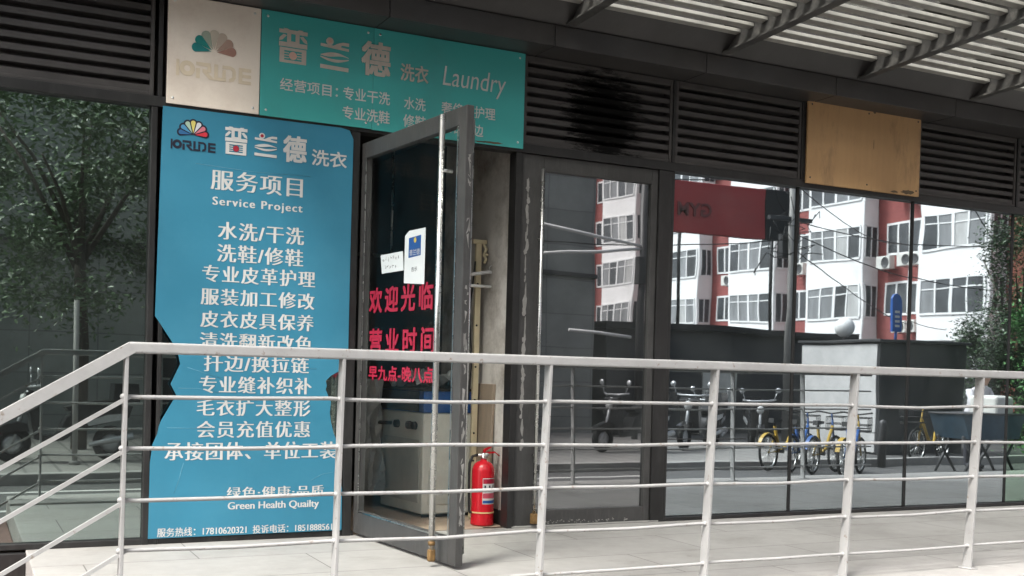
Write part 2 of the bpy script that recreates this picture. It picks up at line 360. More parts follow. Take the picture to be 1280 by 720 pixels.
# soffit, fascia, gutter panel, upper wall
sf = MB(); fa = MB(); gp = MB(); jn = [-4, -1.2, 1.2, 2.33, 3.49, 4.72, 5.93, 7.2, 8.4, 9.6, 11, 13.4]
for a, b in zip(jn[:-1], jn[1:]):
    sf.cbox(a+.003, b-.003, -.298, .06, 3.24, 3.256, .003)
    fa.cbox(a+.003, b-.003, -.316, -.2985, 3.24, 3.378, .003)
sf.build('soffit', m_soffit, shop); fa.build('fascia', m_soffit, shop)
MB().prism([(-.30, 3.3785), (-.455, 3.50), (-.455, 3.515), (-.29, 3.395)], -4, 13.4, 'X').build('gutter_panel', m_soffit, shop)
MB().box(-6, 14, -.26, .06, 3.40, 9).box(-6, 14, .061, 8, 3.27, 3.4).build('upper_wall', m_soffit, shop)
# interior
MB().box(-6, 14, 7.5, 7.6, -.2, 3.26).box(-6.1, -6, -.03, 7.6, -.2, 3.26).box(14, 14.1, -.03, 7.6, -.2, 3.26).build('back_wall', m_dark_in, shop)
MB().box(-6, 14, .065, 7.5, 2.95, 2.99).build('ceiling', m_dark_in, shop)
MB().box(3.415, 3.50, .065, 1.3, -.003, 2.949).build('partition_wall', m_wall_in, shop); MB().box(3.415, 3.50, 1.301, 4.5, -.003, 2.949).build('partition_wall', m_dark_in, shop)  # same wall: rear stretch coloured dark in place of the room's shade
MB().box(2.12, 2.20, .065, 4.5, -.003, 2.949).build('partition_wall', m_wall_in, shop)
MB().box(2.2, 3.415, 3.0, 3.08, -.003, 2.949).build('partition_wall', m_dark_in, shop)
MB().cbox(3.398, 3.4145, .07, 4.4, -.003, .10, .004).build('skirting', m_black, shop)
# window panes
def pane(x0, x1, mat, z0=.036, z1=2.57, y=0, lab=None):
    t = .0018*math.sin(x0*5.3); mt = Matrix.Rotation(t, 4, 'X') @ Matrix.Rotation(.0022*math.cos(x0*3.1), 4, 'Z')
    o = MB().box((x0-x1)/2, (x1-x0)/2, y, y+.001, z0-1.3, z1-1.3, mt)
    o.v = [(a+(x0+x1)/2, b, c+1.3) for a, b, c in o.v]; o = o.build('window_pane', mat, shop)
    if lab: o['label'] = lab
for a, b, m_ in ((-2.645, -1.465, g_left), (-1.415, -.245, g_left), (-.195, .974, g_left), (1.066, 2.19, g_left), (4.667, 5.835, g_mid), (5.868, 7.071, g_mid2), (7.101, 8.275, g_mid3), (8.305, 9.505, g_right), (9.535, 10.732, g_right)):
    pane(a, b, m_)
# lower mid rails of the glazing seen as thin lines
MB().cbox(4.667, 5.42, -.006, .02, .60, .607, .002).build('glazing_bar', m_frame, shop)

# ---- closed right-hand door
rd = MB(); X0, X1 = 3.417, 4.528
rd.cbox(X0, X0+.165, -.03, .025, .012, 2.568, .004).cbox(X1-.055, X1, -.03, .025, .012, 2.568, .004)
rd.cbox(X0+.165, X1-.055, -.03, .025, .012, .115, .004).cbox(X0+.165, X1-.055, -.03, .025, 2.462, 2.568, .004)
rdoor = rd.build('door', m_door, shop); rdoor['label'] = 'closed grey door with peeling tape down its edge'
MB().box(X0+.164, X1-.054, -.004, .004, .114, 2.463).build('glass_pane', g_rdoor, rdoor)
MB().tube([(3.556, -.075, .07), (3.556, -.075, 2.47)], .013, 12).tube([(3.556, -.07, 1.99), (3.556, -.03, 1.99)], .009).tube([(3.556, -.07, .50), (3.556, -.03, .50)], .009).build('pull_handle', m_steel, rdoor)
MB().cbox(3.535, 3.577, -.10, -.05, .03, .10, .006).build('handle_end', m_brass, rdoor)
pk = MB(); rnd = random.Random(3); z = .55
while z < 2.40:
    h = rnd.uniform(.02, .12); w = rnd.uniform(.005, .02); x = 3.462+rnd.uniform(-.008, .008)
    if rnd.random() < .85:
        n = 11; pl = [(x+w*(.5+.5*rnd.random())*math.cos(2*math.pi*k/n), z+h*.55*(.7+.4*rnd.random())*math.sin(2*math.pi*k/n)) for k in range(n)]
        pk.prism(pl, -.0325-rnd.random()*.0015, -.0305)
    z += h*.7
pk.build('peeling_tape', m_chip, rdoor)
pk = MB(); rnd = random.Random(5)
for i in range(60):
    x = rnd.uniform(3.65, 4.35); z = .02+abs(rnd.gauss(0, .014)); w = rnd.uniform(.002, .012); n = 6
    pk.prism([(x+w*(.5+.6*rnd.random())*math.cos(2*math.pi*k/n), z+w*.5*(.6+.5*rnd.random())*math.sin(2*math.pi*k/n)) for k in range(n)], -.0322-.0001*i/46, -.0302)
pk.build('chipped_paint', m_chip, rdoor)
MB().cbox(3.40, 4.60, -.05, -.001, .0006, .012, .003).build('threshold', m_kerb, shop)

# ---- open door, hinged at the left jamb, swung out over the platform (local x runs along the leaf)
DA = R(-84.42)
L, T = 1.345, .046
d = MB()
d.cbox(0, .065, 0, T, .02, 2.50, .004).cbox(L-.085, L, 0, T, .02, 2.50, .004)
d.cbox(.065, L-.085, 0, T, .02, .165, .004).cbox(.065, L-.085, 0, T, 2.40, 2.50, .004)
door = d.build('door', m_door, shop); door['label'] = 'open dark framed glass door swung out, red lettering on its pane'
door.location = (2.27, -.03, 0); door.rotation_euler.z = DA
# leaf's left face (towards -X) is at local y = 0 (facing -y)
MB().box(.064, L-.084, .0225, .0235, .164, 2.401).build('glass_pane', g_door, door)
bd = MB().box(.066, .074, -.003, 0, .166, 2.398).box(.066, L-.086, -.003, 0, .156, .164)
bd.box(L-.094, L-.0862, -.003, 0, .166, 2.398); bd.build('glazing_bead', m_steel, door)
def pull(y, s):
    hb = MB().tube([(1.20, y, .06), (1.20, y, 2.46)], .017, 14)
    for zz in (2.16, .40): hb.tube([(1.20, y, zz), (1.20, 0 if s < 0 else T, zz)], .010, 10)
    return hb.build('pull_handle', m_steel, door)
pull(-.07, -1); pull(T+.07, 1)
MB().cbox(1.182, 1.218, -.09, -.05, .03, .10, .010, 3).lathe([(0, 0), (.018, .004), (.021, .02), (.012, .035), (0, .04)], (1.20, -.07, .115), 14).build('handle_end', m_brass, door)
def dtext(txt, s0, s1, z0, z1, spacing=1.35):
    o = text('lettering', txt, s0, s1, z0, z1, .0195, m_red, door, fat=.026, spacing=spacing, thick=.001); return o
dtext('欢迎光临', .13, .975, 1.42, 1.572); dtext('营业时间', .145, 1.01, 1.17, 1.316); dtext('早九点-晚八点', .145, 1.005, 1.0, 1.088, 1.1)
ch = MB(); rnd = random.Random(11)
for i in range(38):
    z = rnd.uniform(.2, 2.4); w = rnd.uniform(.001, .004); h = rnd.uniform(.01, .09); x = L+.0006
    ch.add([(x, .01+rnd.random()*.028, z), (x, .01+rnd.random()*.028+w, z+h*.2), (x, .012+rnd.random()*.026+w, z+h), (x, .012+rnd.random()*.026, z+h*.9)], [(0, 1, 2, 3)])
ch.build('chipped_paint', m_chip, door, fix=False)
MB().cbox(2.235, 2.268, -.04, .05, .0006, .03, .003).build('floor_hinge', m_frame, shop)

# ================================================================== NOTICES on the open door (world placed, leaning with the leaf)
DM = Matrix.Translation((2.27, -.03, 0)) @ Matrix.Rotation(DA, 4, 'Z')
def notice(name, label, pts, extra):
    e = empty(name, label, 'notice'); e.matrix_world = DM
    mb = MB(); mb.prism(pts, .0175, .0195); mb.build('sheet', m_paper, e)
    extra(e); return e
def n1(e):
    MB().prism([(.66, 1.845), (.815, 1.852), (.815, 1.735), (.66, 1.728)], .0168, .0174).build('blue_block', m_machblue, e)
    MB().lathe([(0, 0), (.016, 0)], (0, 0, 0), 12, Matrix.Translation((.74, .0165, 1.828)) @ Matrix.Rotation(R(90), 4, 'X')).build('yellow_dot', M('yellow_print', (.6, .45, .08), .6), e)
    text('lettering', '普兰德', .672, .803, 1.74, 1.775, .0166, m_letter, e, thick=.0004)
    text('lettering', '告示', .70, .775, 1.645, 1.672, .0173, m_navy, e, thick=.0004)
notice('paper_notice', 'tall white printed sheet with a blue block, taped on the open glass door', [(.606, 1.583), (.865, 1.564), (.866, 1.889), (.66, 1.888), (.606, 1.862)], n1)
m_pencil = M('grey_ink', (.25, .25, .25), .7)
def n2(e):
    rnd = random.Random(2); mb = MB()
    for r_, (z, k) in enumerate(((1.742, 7), (1.695, 5))):
        for i in range(k):
            x = .32+i*.034+.03*r_
            for q in range(3):
                a = rnd.uniform(0, math.pi); l_ = rnd.uniform(.006, .012); dx, dz = l_*math.cos(a), l_*math.sin(a); ox, oz = rnd.uniform(-.007, .007), rnd.uniform(-.008, .008)
                mb.tube([(x+ox-dx, .0172, z+oz-dz), (x+ox+dx, .0172, z+oz+dz)], .0013, 4)
    mb.build('handwriting', m_pencil, e)
notice('paper_note', 'small crooked handwritten slip taped left of the tall white sheet on the glass door', [(.30, 1.657), (.597, 1.66), (.58, 1.775), (.276, 1.772)], n2)

# ================================================================== SHOP SIGN
sign = empty('shop_sign', 'long teal and cream sign board with white characters mounted above the open door', 'sign', (0, 0, 0))
MB().cbox(1.053, 1.598, -.062, -.052, 2.596, 3.236, .004).build('cream_panel', m_cream, sign)
gpn = MB().cbox(1.602, 2.318, -.062, -.052, 2.594, 3.236, .002).cbox(2.3195, 3.402, -.062, -.052, 2.59, 3.236, .002)
gpn.build('teal_panel', m_teal, sign)
SY = -.063
for t_, a, b, c, e in (('洗衣', 2.504, 2.694, 2.932, 3.04), ('德', 2.243, 2.427, 2.936, 3.143)):
    text('lettering', t_, a, b, c, e, SY, m_letter_old, sign, fat=.026 if t_ == '德' else .014, thick=.003)
text('lettering', 'Laundry', 2.793, 3.244, 2.90, 3.067, SY, m_letter, sign, slant=.12, thick=.003, bold=-.005)
for t_, a, b, c, e in (('经营项目：', 1.722, 2.09, 2.762, 2.838), ('专业干洗', 2.124, 2.436, 2.758, 2.839), ('专业洗鞋', 2.122, 2.437, 2.638, 2.719), ('水洗', 2.532, 2.682, 2.751, 2.831), ('奢侈品护理', 2.794, 3.185, 2.753, 2.834), ('修鞋', 2.529, 2.686, 2.637, 2.718), ('改衣扦边', 2.798, 3.1, 2.633, 2.714)):
    text('lettering', t_, a, b, c, e, SY, m_letter, sign, bold=.008, thick=.002)
m_dot = M('dot_print', (.62, .40, .33), .5); m_dot2 = M('dark_red_print', (.35, .02, .04), .5)
def disc(mb, x, z, r, y, th=.001, n=20, a0=0, a1=360, sx=1, sz=1):
    mb.prism([(x+sx*r*math.cos(R(a0)+R(a1-a0)*k/n), z+sz*r*math.sin(R(a0)+R(a1-a0)*k/n)) for k in range(n)], y-th, y); return mb
def logotype_pu(x0, x1, z0, z1, y, mat, parent, dot):
    """the drawn first character: crossbars over a barred box with a round dot"""
    W, H = x1-x0, z1-z0; mb = MB(); e = .0006
    def b(a, c, d_, f): mb.box(x0+a*W, x0+c*W, y-.002, y, z0+d_*H, z0+f*H)
    def q(pts): mb.prism([(x0+a*W, z0+c*H) for a, c in pts], y-.002, y)
    b(0, 1, .86, .97); q([(.2, .971), (.36, .971), (.30, 1.0), (.14, 1.0)]); q([(.64, .971), (.8, .971), (.86, 1.0), (.7, 1.0)])
    b(.28, .42, .60, .859); b(.58, .72, .60, .859); b(.421, .579, .60, .64)
    q([(.0, .62), (.12, .66), (.27, .80), (.16, .83), (.02, .72)]); q([(1, .62), (.88, .66), (.73, .80), (.84, .83), (.98, .72)])
    b(0, 1, .47, .599)
    b(.03, .97, .36, .44); b(.03, .97, 0, .08); b(.03, .19, .081, .359); b(.81, .97, .081, .359)
    for zz in (.13, .205, .28): b(.191, .36, zz, zz+.03); b(.64, .809, zz, zz+.03)
    mb.build('logotype', mat, parent); d2 = disc(MB(), x0+.5*W, z0+.22*H, .14*W, y-.0005, .001); d2.build('logotype_dot', dot, parent)
def logotype_lan(x0, x1, z0, z1, y, mat, parent, dot):
    """the drawn second character: swimmer, wave and bar"""
    W, H = x1-x0, z1-z0; mb = MB()
    def q(pts): mb.prism([(x0+a*W, z0+c*H) for a, c in pts], y-.002, y)
    q([(0, .70), (1, .64), (1, .72), (.70, .745), (.75, .80), (1, .80), (1, .90), (.78, .90), (.6, .84), (.45, .76), (0, .79)])
    disc(mb, x0+.32*W, z0+.88*H, .13*W, y, .0022)
    top = [(k/14, .44+.05*math.sin(k/14*2*math.pi)) for k in range(15)]; bot = [(k/14, .40-.11*math.sin(k/14*math.pi)) for k in range(15)]
    up = [(k/14, .44+.11*math.sin(k/14*math.pi)) for k in range(15)]
    q(up+[(k/14, .43-.03*math.sin(k/14*math.pi*2)) for k in range(14, -1, -1)])
    q([(k/14, .39-.05*math.sin(k/14*math.pi)) for k in range(15)]+[(k/14, .36-.11*math.sin(k/14*math.pi)) for k in range(14, -1, -1)])
    q([(0, .02), (1, .0), (1, .12), (0, .14)])
    mb.build('logotype', mat, parent); disc(MB(), x0+.32*W, z0+.88*H, .075*W, y-.0024, .0006).build('logotype_dot', dot, parent)
logotype_pu(1.71, 1.887, 2.934, 3.142, SY, m_letter_old, sign, m_dot); logotype_lan(1.972, 2.155, 2.93, 3.13, SY, m_letter_old, sign, m_dot)
def fan(parent, hx, hz, r, y, cols, outline, names='logo_petal', ow=.0):
    n = 7
    for i in range(n):
        a = R(172-i*(164/(n-1))); dx, dz = math.cos(a), math.sin(a); px, pz = -dz, dx
        def petal(L_, w, o=0):
            pts = [(hx+dx*(.12*r-o), hz+dz*(.12*r-o))]
            for k in range(11):
                t = -math.pi/2+math.pi*k/10; rr = w*math.cos(t)*.9; q = w*math.sin(t)
                pts.append((hx+dx*(L_-w+rr)+px*q, hz+dz*(L_-w+rr)+pz*q))
            return pts
        if outline: MB().prism(petal(r*1.10, r*.265, .12*r), y-.0008-.0001*i, y).build('logo_outline', outline, parent)
        MB().prism(petal(r*(.98 if not outline else .97), r*(.20 if not outline else .155)), y-.0028, y-.0017).build(names, cols[i], parent)
def pm(n, c): return M(n, c, .5, 0, .05, 8)
fan(sign, 1.322, 2.93, .137, SY, [pm('teal_petal', (.01, .21, .21)), pm('teal_petal', (.012, .23, .21)), pm('pale_green_petal', (.33, .38, .31)), pm('pale_petal', (.55, .49, .40)), pm('pale_petal', (.52, .43, .35)), pm('dusty_petal', (.43, .29, .23)), pm('brick_petal', (.37, .20, .155))], None)
m_ghost = M('faded_letter', (.74, .63, .47), .5, 0, .08, 9)
def pride(parent, x0, x1, z0, z1, y, mat, hole):
    """block letter word, first letter drawn as a bar and a ring"""
    W, H = x1-x0, z1-z0; mb = MB()
    def b(a, c, d_, f): mb.box(x0+a*W, x0+c*W, y-.0016, y, z0+d_*H, z0+f*H)
    def q(pts, o=0): mb.prism([(x0+a*W, z0+c*H) for a, c in pts], y-.0017-o, y)
    b(0, .04, 0, 1)
    cx, cz, rr = x0+.145*W, z0+.52*H, .47*H; n = 28
    for k in range(n):
        a, b2 = 2*math.pi*k/n, 2*math.pi*(k+1)/n
        mb.prism([(cx+rr*math.cos(a), cz+rr*math.sin(a)), (cx+rr*math.cos(b2), cz+rr*math.sin(b2)), (cx+.42*rr*math.cos(b2), cz+.42*rr*math.sin(b2)), (cx+.42*rr*math.cos(a), cz+.42*rr*math.sin(a))], y-.0016, y)
    # R
    b(.26, .31, 0, .62); b(.26, .45, .78, 1); b(.41, .46, .42, .779); b(.345, .409, .42, .6); q([(.345, .419), (.41, .419), (.52, 0), (.44, 0)])
    b(.50, .55, .22, 1); b(.50, .66, 0, .2)
    # D
    b(.61, .655, .21, .72); b(.61, .72, .8, 1); q([(.72, .8), (.72, 1), (.77, .9), (.79, .72), (.745, .68)]); q([(.745, .679), (.79, .719), (.79, .28), (.745, .32)]); q([(.745, .319), (.79, .279), (.76, .08), (.70, 0), (.70, .2)])
    # E
    b(.83, .88, 0, 1); b(.881, 1, .78, 1); b(.881, 1, .4, .6); b(.881, 1, 0, .2)
    mb.build('logo_lettering', mat, parent)
pride(sign, 1.105, 1.545, 2.765, 2.86, SY, m_ghost, None)
MB().cbox(1.05, 3.405, -.0515, -.047, 2.588, 3.238, .001).build('backing', m_frame, sign)

m_stain = M('brown_rust_stain', (.10, .07, .04), .7, 0, .4, 20)
def blotch(name, x, z, w, h, y, seed, parent, mat=m_stain):
    rnd = random.Random(seed); n = 18
    MB().prism([(x+w*(.55+.45*rnd.random())*math.cos(2*math.pi*k/n), z+h*(.5+.5*rnd.random())*math.sin(2*math.pi*k/n)) for k in range(n)], y-.0006, y).build(name, mat, parent)
blotch('stain', 3.17, 2.606, .10, .010, -.0622, 1, sign); blotch('stain', 3.08, 2.602, .05, .006, -.0622, 2, sign); blotch('stain', 2.62, 2.60, .03, .007, -.0622, 3, sign)
for x in (1.09, 1.56, 1.64, 2.28, 2.36, 3.36):
    for z in (2.63, 3.20): MB().lathe([(0, .0035), (.005, .003), (.008, 0)], (x, -.0622, z), 10, Matrix.Rotation(R(90), 4, 'X')).build('screw', m_steel, sign)
# ================================================================== BLUE POSTER
poster = empty('service_poster', 'tall torn blue poster with white service list on the glass beside the open door', 'poster')
out = [(1.037, 2.578), (2.119, 2.581), (2.177, 2.570), (2.203, 2.517), (2.201, 1.883), (2.203, 1.187), (2.174, 1.069), (2.138, 1.043), (2.095, 1.02), (2.061, .986), (2.068, .955), (2.062, .93), (2.098, .852), (2.092, .79), (2.101, .728), (2.122, .652), (2.152, .586), (2.148, .459), (2.185, .30), (2.188, .04), (1.007, .036), (1.009, .485), (1.021, .593), (1.047, .654), (1.055, .70), (1.068, .735), (1.15, .883), (1.116, .949), (1.169, 1.068), (1.16, 1.11), (1.146, 1.144), (1.118, 1.2), (1.019, 1.347)]
pp = MB()
bm = bmesh.new()
def poly_plate(pts, y0, y1):
    """concave outline triangulated into a thin plate"""
    mb = MB(); from mathutils.geometry import tessellate_polygon
    tri = tessellate_polygon([[Vector((x, z, 0)) for x, z in pts]]); n = len(pts)
    vs = [(x, y0, z) for x, z in pts]+[(x, y1, z) for x, z in pts]
    fs = [tuple(t) for t in tri]+[tuple(i+n for i in reversed(t)) for t in tri]+[(i, (i+1) % n, (i+1) % n+n, i+n) for i in range(n)]
    return mb.add(vs, fs)
bm.free()
PYF = -.052
poly_plate(out, PYF, PYF+.004).build('sheet', m_blue, poster)
PY = PYF-.0005
for i, (xa, xb, za, zb_) in enumerate(((1.23, 1.93, 2.262, 2.256), (1.21, 1.42, 1.05, .985), (1.16, 1.40, .925, .90), (1.62, 2.0, 1.075, 1.06), (1.10, 1.34, .69, .685), (1.98, 2.12, .36, .41), (1.15, 1.2, .30, .48))):
    MB().tube([(xa, PYF-.0002, za), ((xa+xb)/2, PYF-.0002, (za+zb_)/2+.012*(i % 3-1)), (xb, PYF-.0002, zb_)], .0011, 4).build('scratch', M('pale_scratch', (.10, .28, .38), .5), poster)
for t_, a, b, c, e, sg in (('洗衣', 1.937, 2.161, 2.329, 2.426, 0), ('德', 1.758, 1.898, 2.334, 2.49, 0)):
    text('lettering', t_, a, b, c, e, PY, m_letter, poster, fat=.026 if t_ == '德' else .014, thick=.0006)
logotype_pu(1.401, 1.533, 2.339, 2.504, PY, m_letter, poster, m_dot2); logotype_lan(1.579, 1.715, 2.345, 2.488, PY, m_letter, poster, m_dot2)
rows = [('服务项目', 1.326, 1.879, 2.119, 2.239, 1.15), ('水洗/干洗', 1.375, 1.895, 1.825, 1.931, 1), ('洗鞋/修鞋', 1.372, 1.893, 1.69, 1.796, 1), ('专业皮革护理', 1.288, 1.973, 1.565, 1.666, 1), ('服装加工修改', 1.282, 1.972, 1.428, 1.528, 1), ('皮衣皮具保养', 1.283, 1.97, 1.293, 1.393, 1), ('清洗翻新改色', 1.283, 1.963, 1.163, 1.263, 1), ('扦边/换拉链', 1.31, 1.946, 1.029, 1.132, 1), ('专业缝补织补', 1.285, 1.967, .899, 1.002, 1), ('毛衣扩大整形', 1.274, 1.963, .762, .862, 1), ('会员充值优惠', 1.277, 1.964, .63, .731, 1), ('承接团体、单位工装', 1.094, 2.137, .496, .604, 1), ('绿色·健康·品质', 1.462, 2.063, .26, .33, 1)]
for t_, a, b, c, e, sp in rows: text('lettering', t_, a, b, c, e, PY, m_letter, poster, bold=-.008, song=.034, spacing=1.12, thick=.0006)
text('lettering', 'Service Project', 1.337, 1.883, 2.012, 2.076, PY, m_letter, poster, song=.03, spacing=1.2, thick=.0006)
text('lettering', 'Green Health Quailty', 1.469, 2.035, .18, .238, PY, m_letter, poster, song=.025, thick=.0006)
text('lettering', '服务热线：17810620321', 1.059, 1.584, .043, .096, PY, m_letter, poster, song=.015, thick=.0006)
text('lettering', '投诉电话：18518885611', 1.623, 2.150, .041, .092, PY, m_letter, poster, song=.015, thick=.0006)
fan(poster, 1.2125, 2.428, .088, PY, [pm('navy_petal', (.03, .13, .30)), pm('blue_petal', (.07, .26, .46)), pm('green_petal', (.36, .50, .40)), pm('yellow_petal', (.66, .58, .16)), pm('white_petal', (.60, .62, .66)), pm('pink_petal', (.58, .17, .22)), pm('red_petal', (.55, .03, .05))], m_navy)
pride(poster, 1.085, 1.345, 2.335, 2.392, PY, m_navy, None)

# ================================================================== PLYWOOD BOARD over one louvre
ply = tag(MB().cbox(5.874, 7.074, -.075, -.055, 2.605, 3.252, .003).build('plywood_board', m_ply), 'stained tan plywood board covering a louvre bay right of centre', 'board')
for x in (5.91, 6.5, 7.04):
    for z in (2.65, 3.22): MB().lathe([(0, .003), (.006, .002), (.008, 0)], (x, -.0752, z), 10, Matrix.Rotation(R(90), 4, 'X')).build('screw', m_frame, ply)
blotch('stain', 6.94, 2.632, .09, .022, -.0752, 5, ply); blotch('stain', 6.80, 2.622, .05, .012, -.0752, 6, ply); blotch('stain', 6.56, 3.235, .018, .012, -.0752, 7, ply); blotch('scratch', 6.56, 2.98, .004, .05, -.0752, 8, ply)

# ================================================================== CANOPY
can = empty('slatted_canopy', 'dark steel canopy with slats projecting over the walkway above the shopfront', 'canopy', (0, 0, 0))
BX = [-1.5, -.24, 1.03, 2.30, 3.568, 4.844, 6.128, 7.342, 8.61, 9.88, 11.15]
Y1 = -3.4
def zb(y): return 3.392+(-y-.30)*.040
for x in BX:
    b = MB()
    b.prism([(-.30, zb(-.30)+.012), (Y1, zb(Y1)+.012), (Y1, 3.80), (-.30, 3.66)], x+.028, x+.04, 'X')
    b.prism([(-.30, zb(-.30)), (Y1, zb(Y1)), (Y1, zb(Y1)+.0118), (-.30, zb(-.30)+.0118)], x-.0, x+.075, 'X')
    b.build('beam', m_beam, can)
    MB().prism([(-.32, 3.665), (Y1, 3.805), (Y1, 3.83), (-.32, 3.69)], x-.10, x+.09, 'X').build('glazing_bar', m_beam, can)
for i in range(len(BX)-1):
    for k in range(20):
        y = -.47-.1455*k
        if y < Y1+.05: break
        z = 3.497+(-y-.44)*.026
        x0, x1 = BX[i]+.0405, BX[i+1]+.0275
        if BX[i+1] < 2.2 or BX[i] > 9.5: pass
        if i in (0, 1): continue
        sl = MB(); mt = Matrix.Translation((0, y, z)) @ Matrix.Rotation(R(-6), 4, 'X')
        sl.cbox(x0, x1, -.030, .030, 0, .026, .004, 2, mt)
        o = sl.build('slat', m_slat, can)
MB().cbox(-2, 12, Y1-.06, Y1-.001, 3.45, 3.86, .006).build('edge_beam', m_beam, can)
m_roofg = glass('dirty_roof_glazing', (.95, .96, .95), .03, dust_haze=.07, dcol=(.30, .29, .27), wave=.0003)
MB().prism([(-.33, 3.6915), (Y1, 3.8312), (Y1, 3.8345), (-.33, 3.6948)], -1.6, 11.2, 'X').build('roof_glazing', m_roofg, can)
m_litter = M('dry_leaves', (.05, .042, .035), .9)
lf = MB(); rnd = random.Random(21)
def gz(y): return 3.696+(-y-.32)*(.14/3.08)+.003
for i in range(700):
    x = rnd.uniform(2.3, 9.8); y = -.5-abs(rnd.gauss(0, .9));
    if y < -3.3: continue
    r = rnd.uniform(.01, .05); a = rnd.uniform(0, 6.28); s = rnd.uniform(.2, .5)
    p = [(x+r*math.cos(a), y+r*math.sin(a)), (x-s*r*math.sin(a), y+s*r*math.cos(a)), (x-r*math.cos(a), y-r*math.sin(a)), (x+s*r*math.sin(a), y-s*r*math.cos(a))]
    lf.add([(u, w, gz(w)+.002+.004*rnd.random()) for u, w in p], [(0, 1, 2, 3)])
tag(lf.build('leaf_litter', m_litter, fix=False), 'dry leaf litter and twigs lying on top of the slatted canopy', 'leaves', kind='stuff')

# ================================================================== RAILING
rail = empty('railing', 'white painted steel railing with thin rails running along the walkway edge and down the steps', 'railing')
RY = -2.30
def lean(z): return RY-(z-.02)*.045
px = [.57, 1.43, 2.41, 3.345, 4.262, 5.205, 6.15, 7.09, 8.03]
RZ = [.947, .747, .546, .348, .148]
def skew(mb):
    mb.v = [(x, y-(z-.02)*.045, z) for x, y, z in mb.v]; return mb
for i, x in enumerate(px):
    po = skew(MB().cbox(x-.007, x+.007, RY-.029, RY+.029, .012, 1.12, .002)).build('post', m_rail, rail)
    wb = MB()
    for z in RZ: wb.lathe([(0, -.012), (.010, -.008), (.013, 0), (.010, .008), (0, .012)], (x-.007, lean(z), z), 10)
    wb.build('weld', m_rail, po)
    skew(MB().cbox(x-.03, x+.03, RY-.05, RY+.05, .0165, .023, .002)).build('base_plate', m_rail, po)
rj = random.Random(13)
for z in RZ:
    pts = [(.57, lean(z), z)]
    for a, b in zip(px[:-1], px[1:]):
        zz = z+rj.uniform(-.004, .004)
        pts += [(a+.05, lean(z), zz), ((a+b)/2, lean(z)+rj.uniform(-.006, .006), zz+rj.uniform(-.007, .002)), (b-.05, lean(z), z+rj.uniform(-.003, .003))]
    pts.append((9, lean(z), z))
    MB().tube(pts, .0082, 10).build('rail', m_rail, rail)
MB().cbox(.575, 9, lean(1.135)-.03, lean(1.135)+.03, 1.113, 1.157, .008, 3).build('handrail', m_rail, rail)
# slanted part going down the steps
sl = -.60
def slant(z, h, w, name):
    a = Vector((.588, lean(z), z)); Lh = 1.9; b = a+Vector((-Lh, 0, sl*Lh))
    dd = (b-a).normalized(); mb = MB(); nn = Vector((0, 1, 0)); uu = dd.cross(nn)
    vs = [p+nn*sy*w+uu*sz*h for p in (a, b) for sy, sz in ((-1, -1), (1, -1), (1, 1), (-1, 1))]
    mb.add(vs, [(0, 1, 2, 3), (7, 6, 5, 4), (0, 4, 5, 1), (1, 5, 6, 2), (2, 6, 7, 3), (3, 7, 4, 0)]); return mb.build(name, m_rail, rail)
slant(1.135, .022, .03, 'handrail')
for z in RZ: slant(z, .0075, .009, 'rail')
skew(MB().cbox(-1.0, -.986, RY-.034, RY+.034, GZ, .2, .002)).build('post', m_rail, rail)

# ================================================================== FIRE EXTINGUISHER
fe = empty('fire_extinguisher', 'red fire extinguisher with a white label standing just inside the open doorway', 'fire extinguisher', (3.285, .19, 0))
MB().lathe([(0, .0), (.078, .0), (.082, .006), (.082, .02), (.080, .03), (.080, .375), (.076, .40), (.062, .425), (.04, .44), (.024, .446), (.022, .456), (0, .456)], seg=36).build('cylinder', m_ext, fe)
MB().lathe([(0, .4565), (.02, .4565), (.02, .475), (.016, .478), (.016, .50), (0, .502)], seg=16).tube([(-.045, 0, .485), (.03, 0, .485)], .011, 10).build('valve', m_steel, fe)
MB().lathe([(0, 0), (.016, 0), (.016, .012), (0, .013)], seg=14, mat=Matrix.Translation((.01, -.02, .487)) @ Matrix.Rotation(R(90), 4, 'X')).build('gauge', m_white, fe)
hz = MB(); 
for (a, b) in (((.0, .505), (.085, .56)), ((-.005, .492), (.075, .498))):
    dv = Vector((b[0]-a[0], 0, b[1]-a[1])); hz.prism([(a[0], a[1]), (b[0], b[1]), (b[0]+.01, b[1]+.012), (a[0]-.005, a[1]+.016)], -.011, .011)
hz.tube([(.084, 0, .505), (.12, -.005, .478)], .004, 6).build('squeeze_handle', m_ext, fe)
MB().tube([(-.045, 0, .487), (-.085, 0, .478), (-.105, 0, .43), (-.108, 0, .36), (-.104, 0, .2), (-.10, 0, .10), (-.093, -.01, .085)], .010, 10).build('hose', m_black, fe)
def wrap(r, z0, z1, a0, a1, n=14):
    mb = MB(); vs = []; fs = []
    for k in range(n+1):
        t = R(a0+(a1-a0)*k/n)
        for z in (z0, z1): vs.append((r*math.cos(t), r*math.sin(t), z))
    for k in range(n): fs.append((2*k, 2*k+2, 2*k+3, 2*k+1))
    return mb.add(vs, fs, True)
lab = wrap(.0804, .15, .33, -116, -35).build('paper_label', m_letter, fe)
wrap(.0807, .292, .325, -114, -37).build('label_band', m_red, lab); wrap(.0807, .19, .226, -114, -37).build('label_band', M('pink_print', (.55, .08, .12), .5), lab); wrap(.0807, .156, .176, -114, -37).build('label_band', m_machblue, lab)
for r_, z in enumerate((.272, .243)):
    for k in range(3+r_): wrap(.0807, z-.008, z+.008, -107+k*(24-4*r_), -99+k*(24-4*r_), 3).build('pictogram', m_navy, lab)
wrap(.0835, .085, .095, 0, 360, 40).build('yellow_band', M('cream_band', (.75, .52, .25), .6), fe)

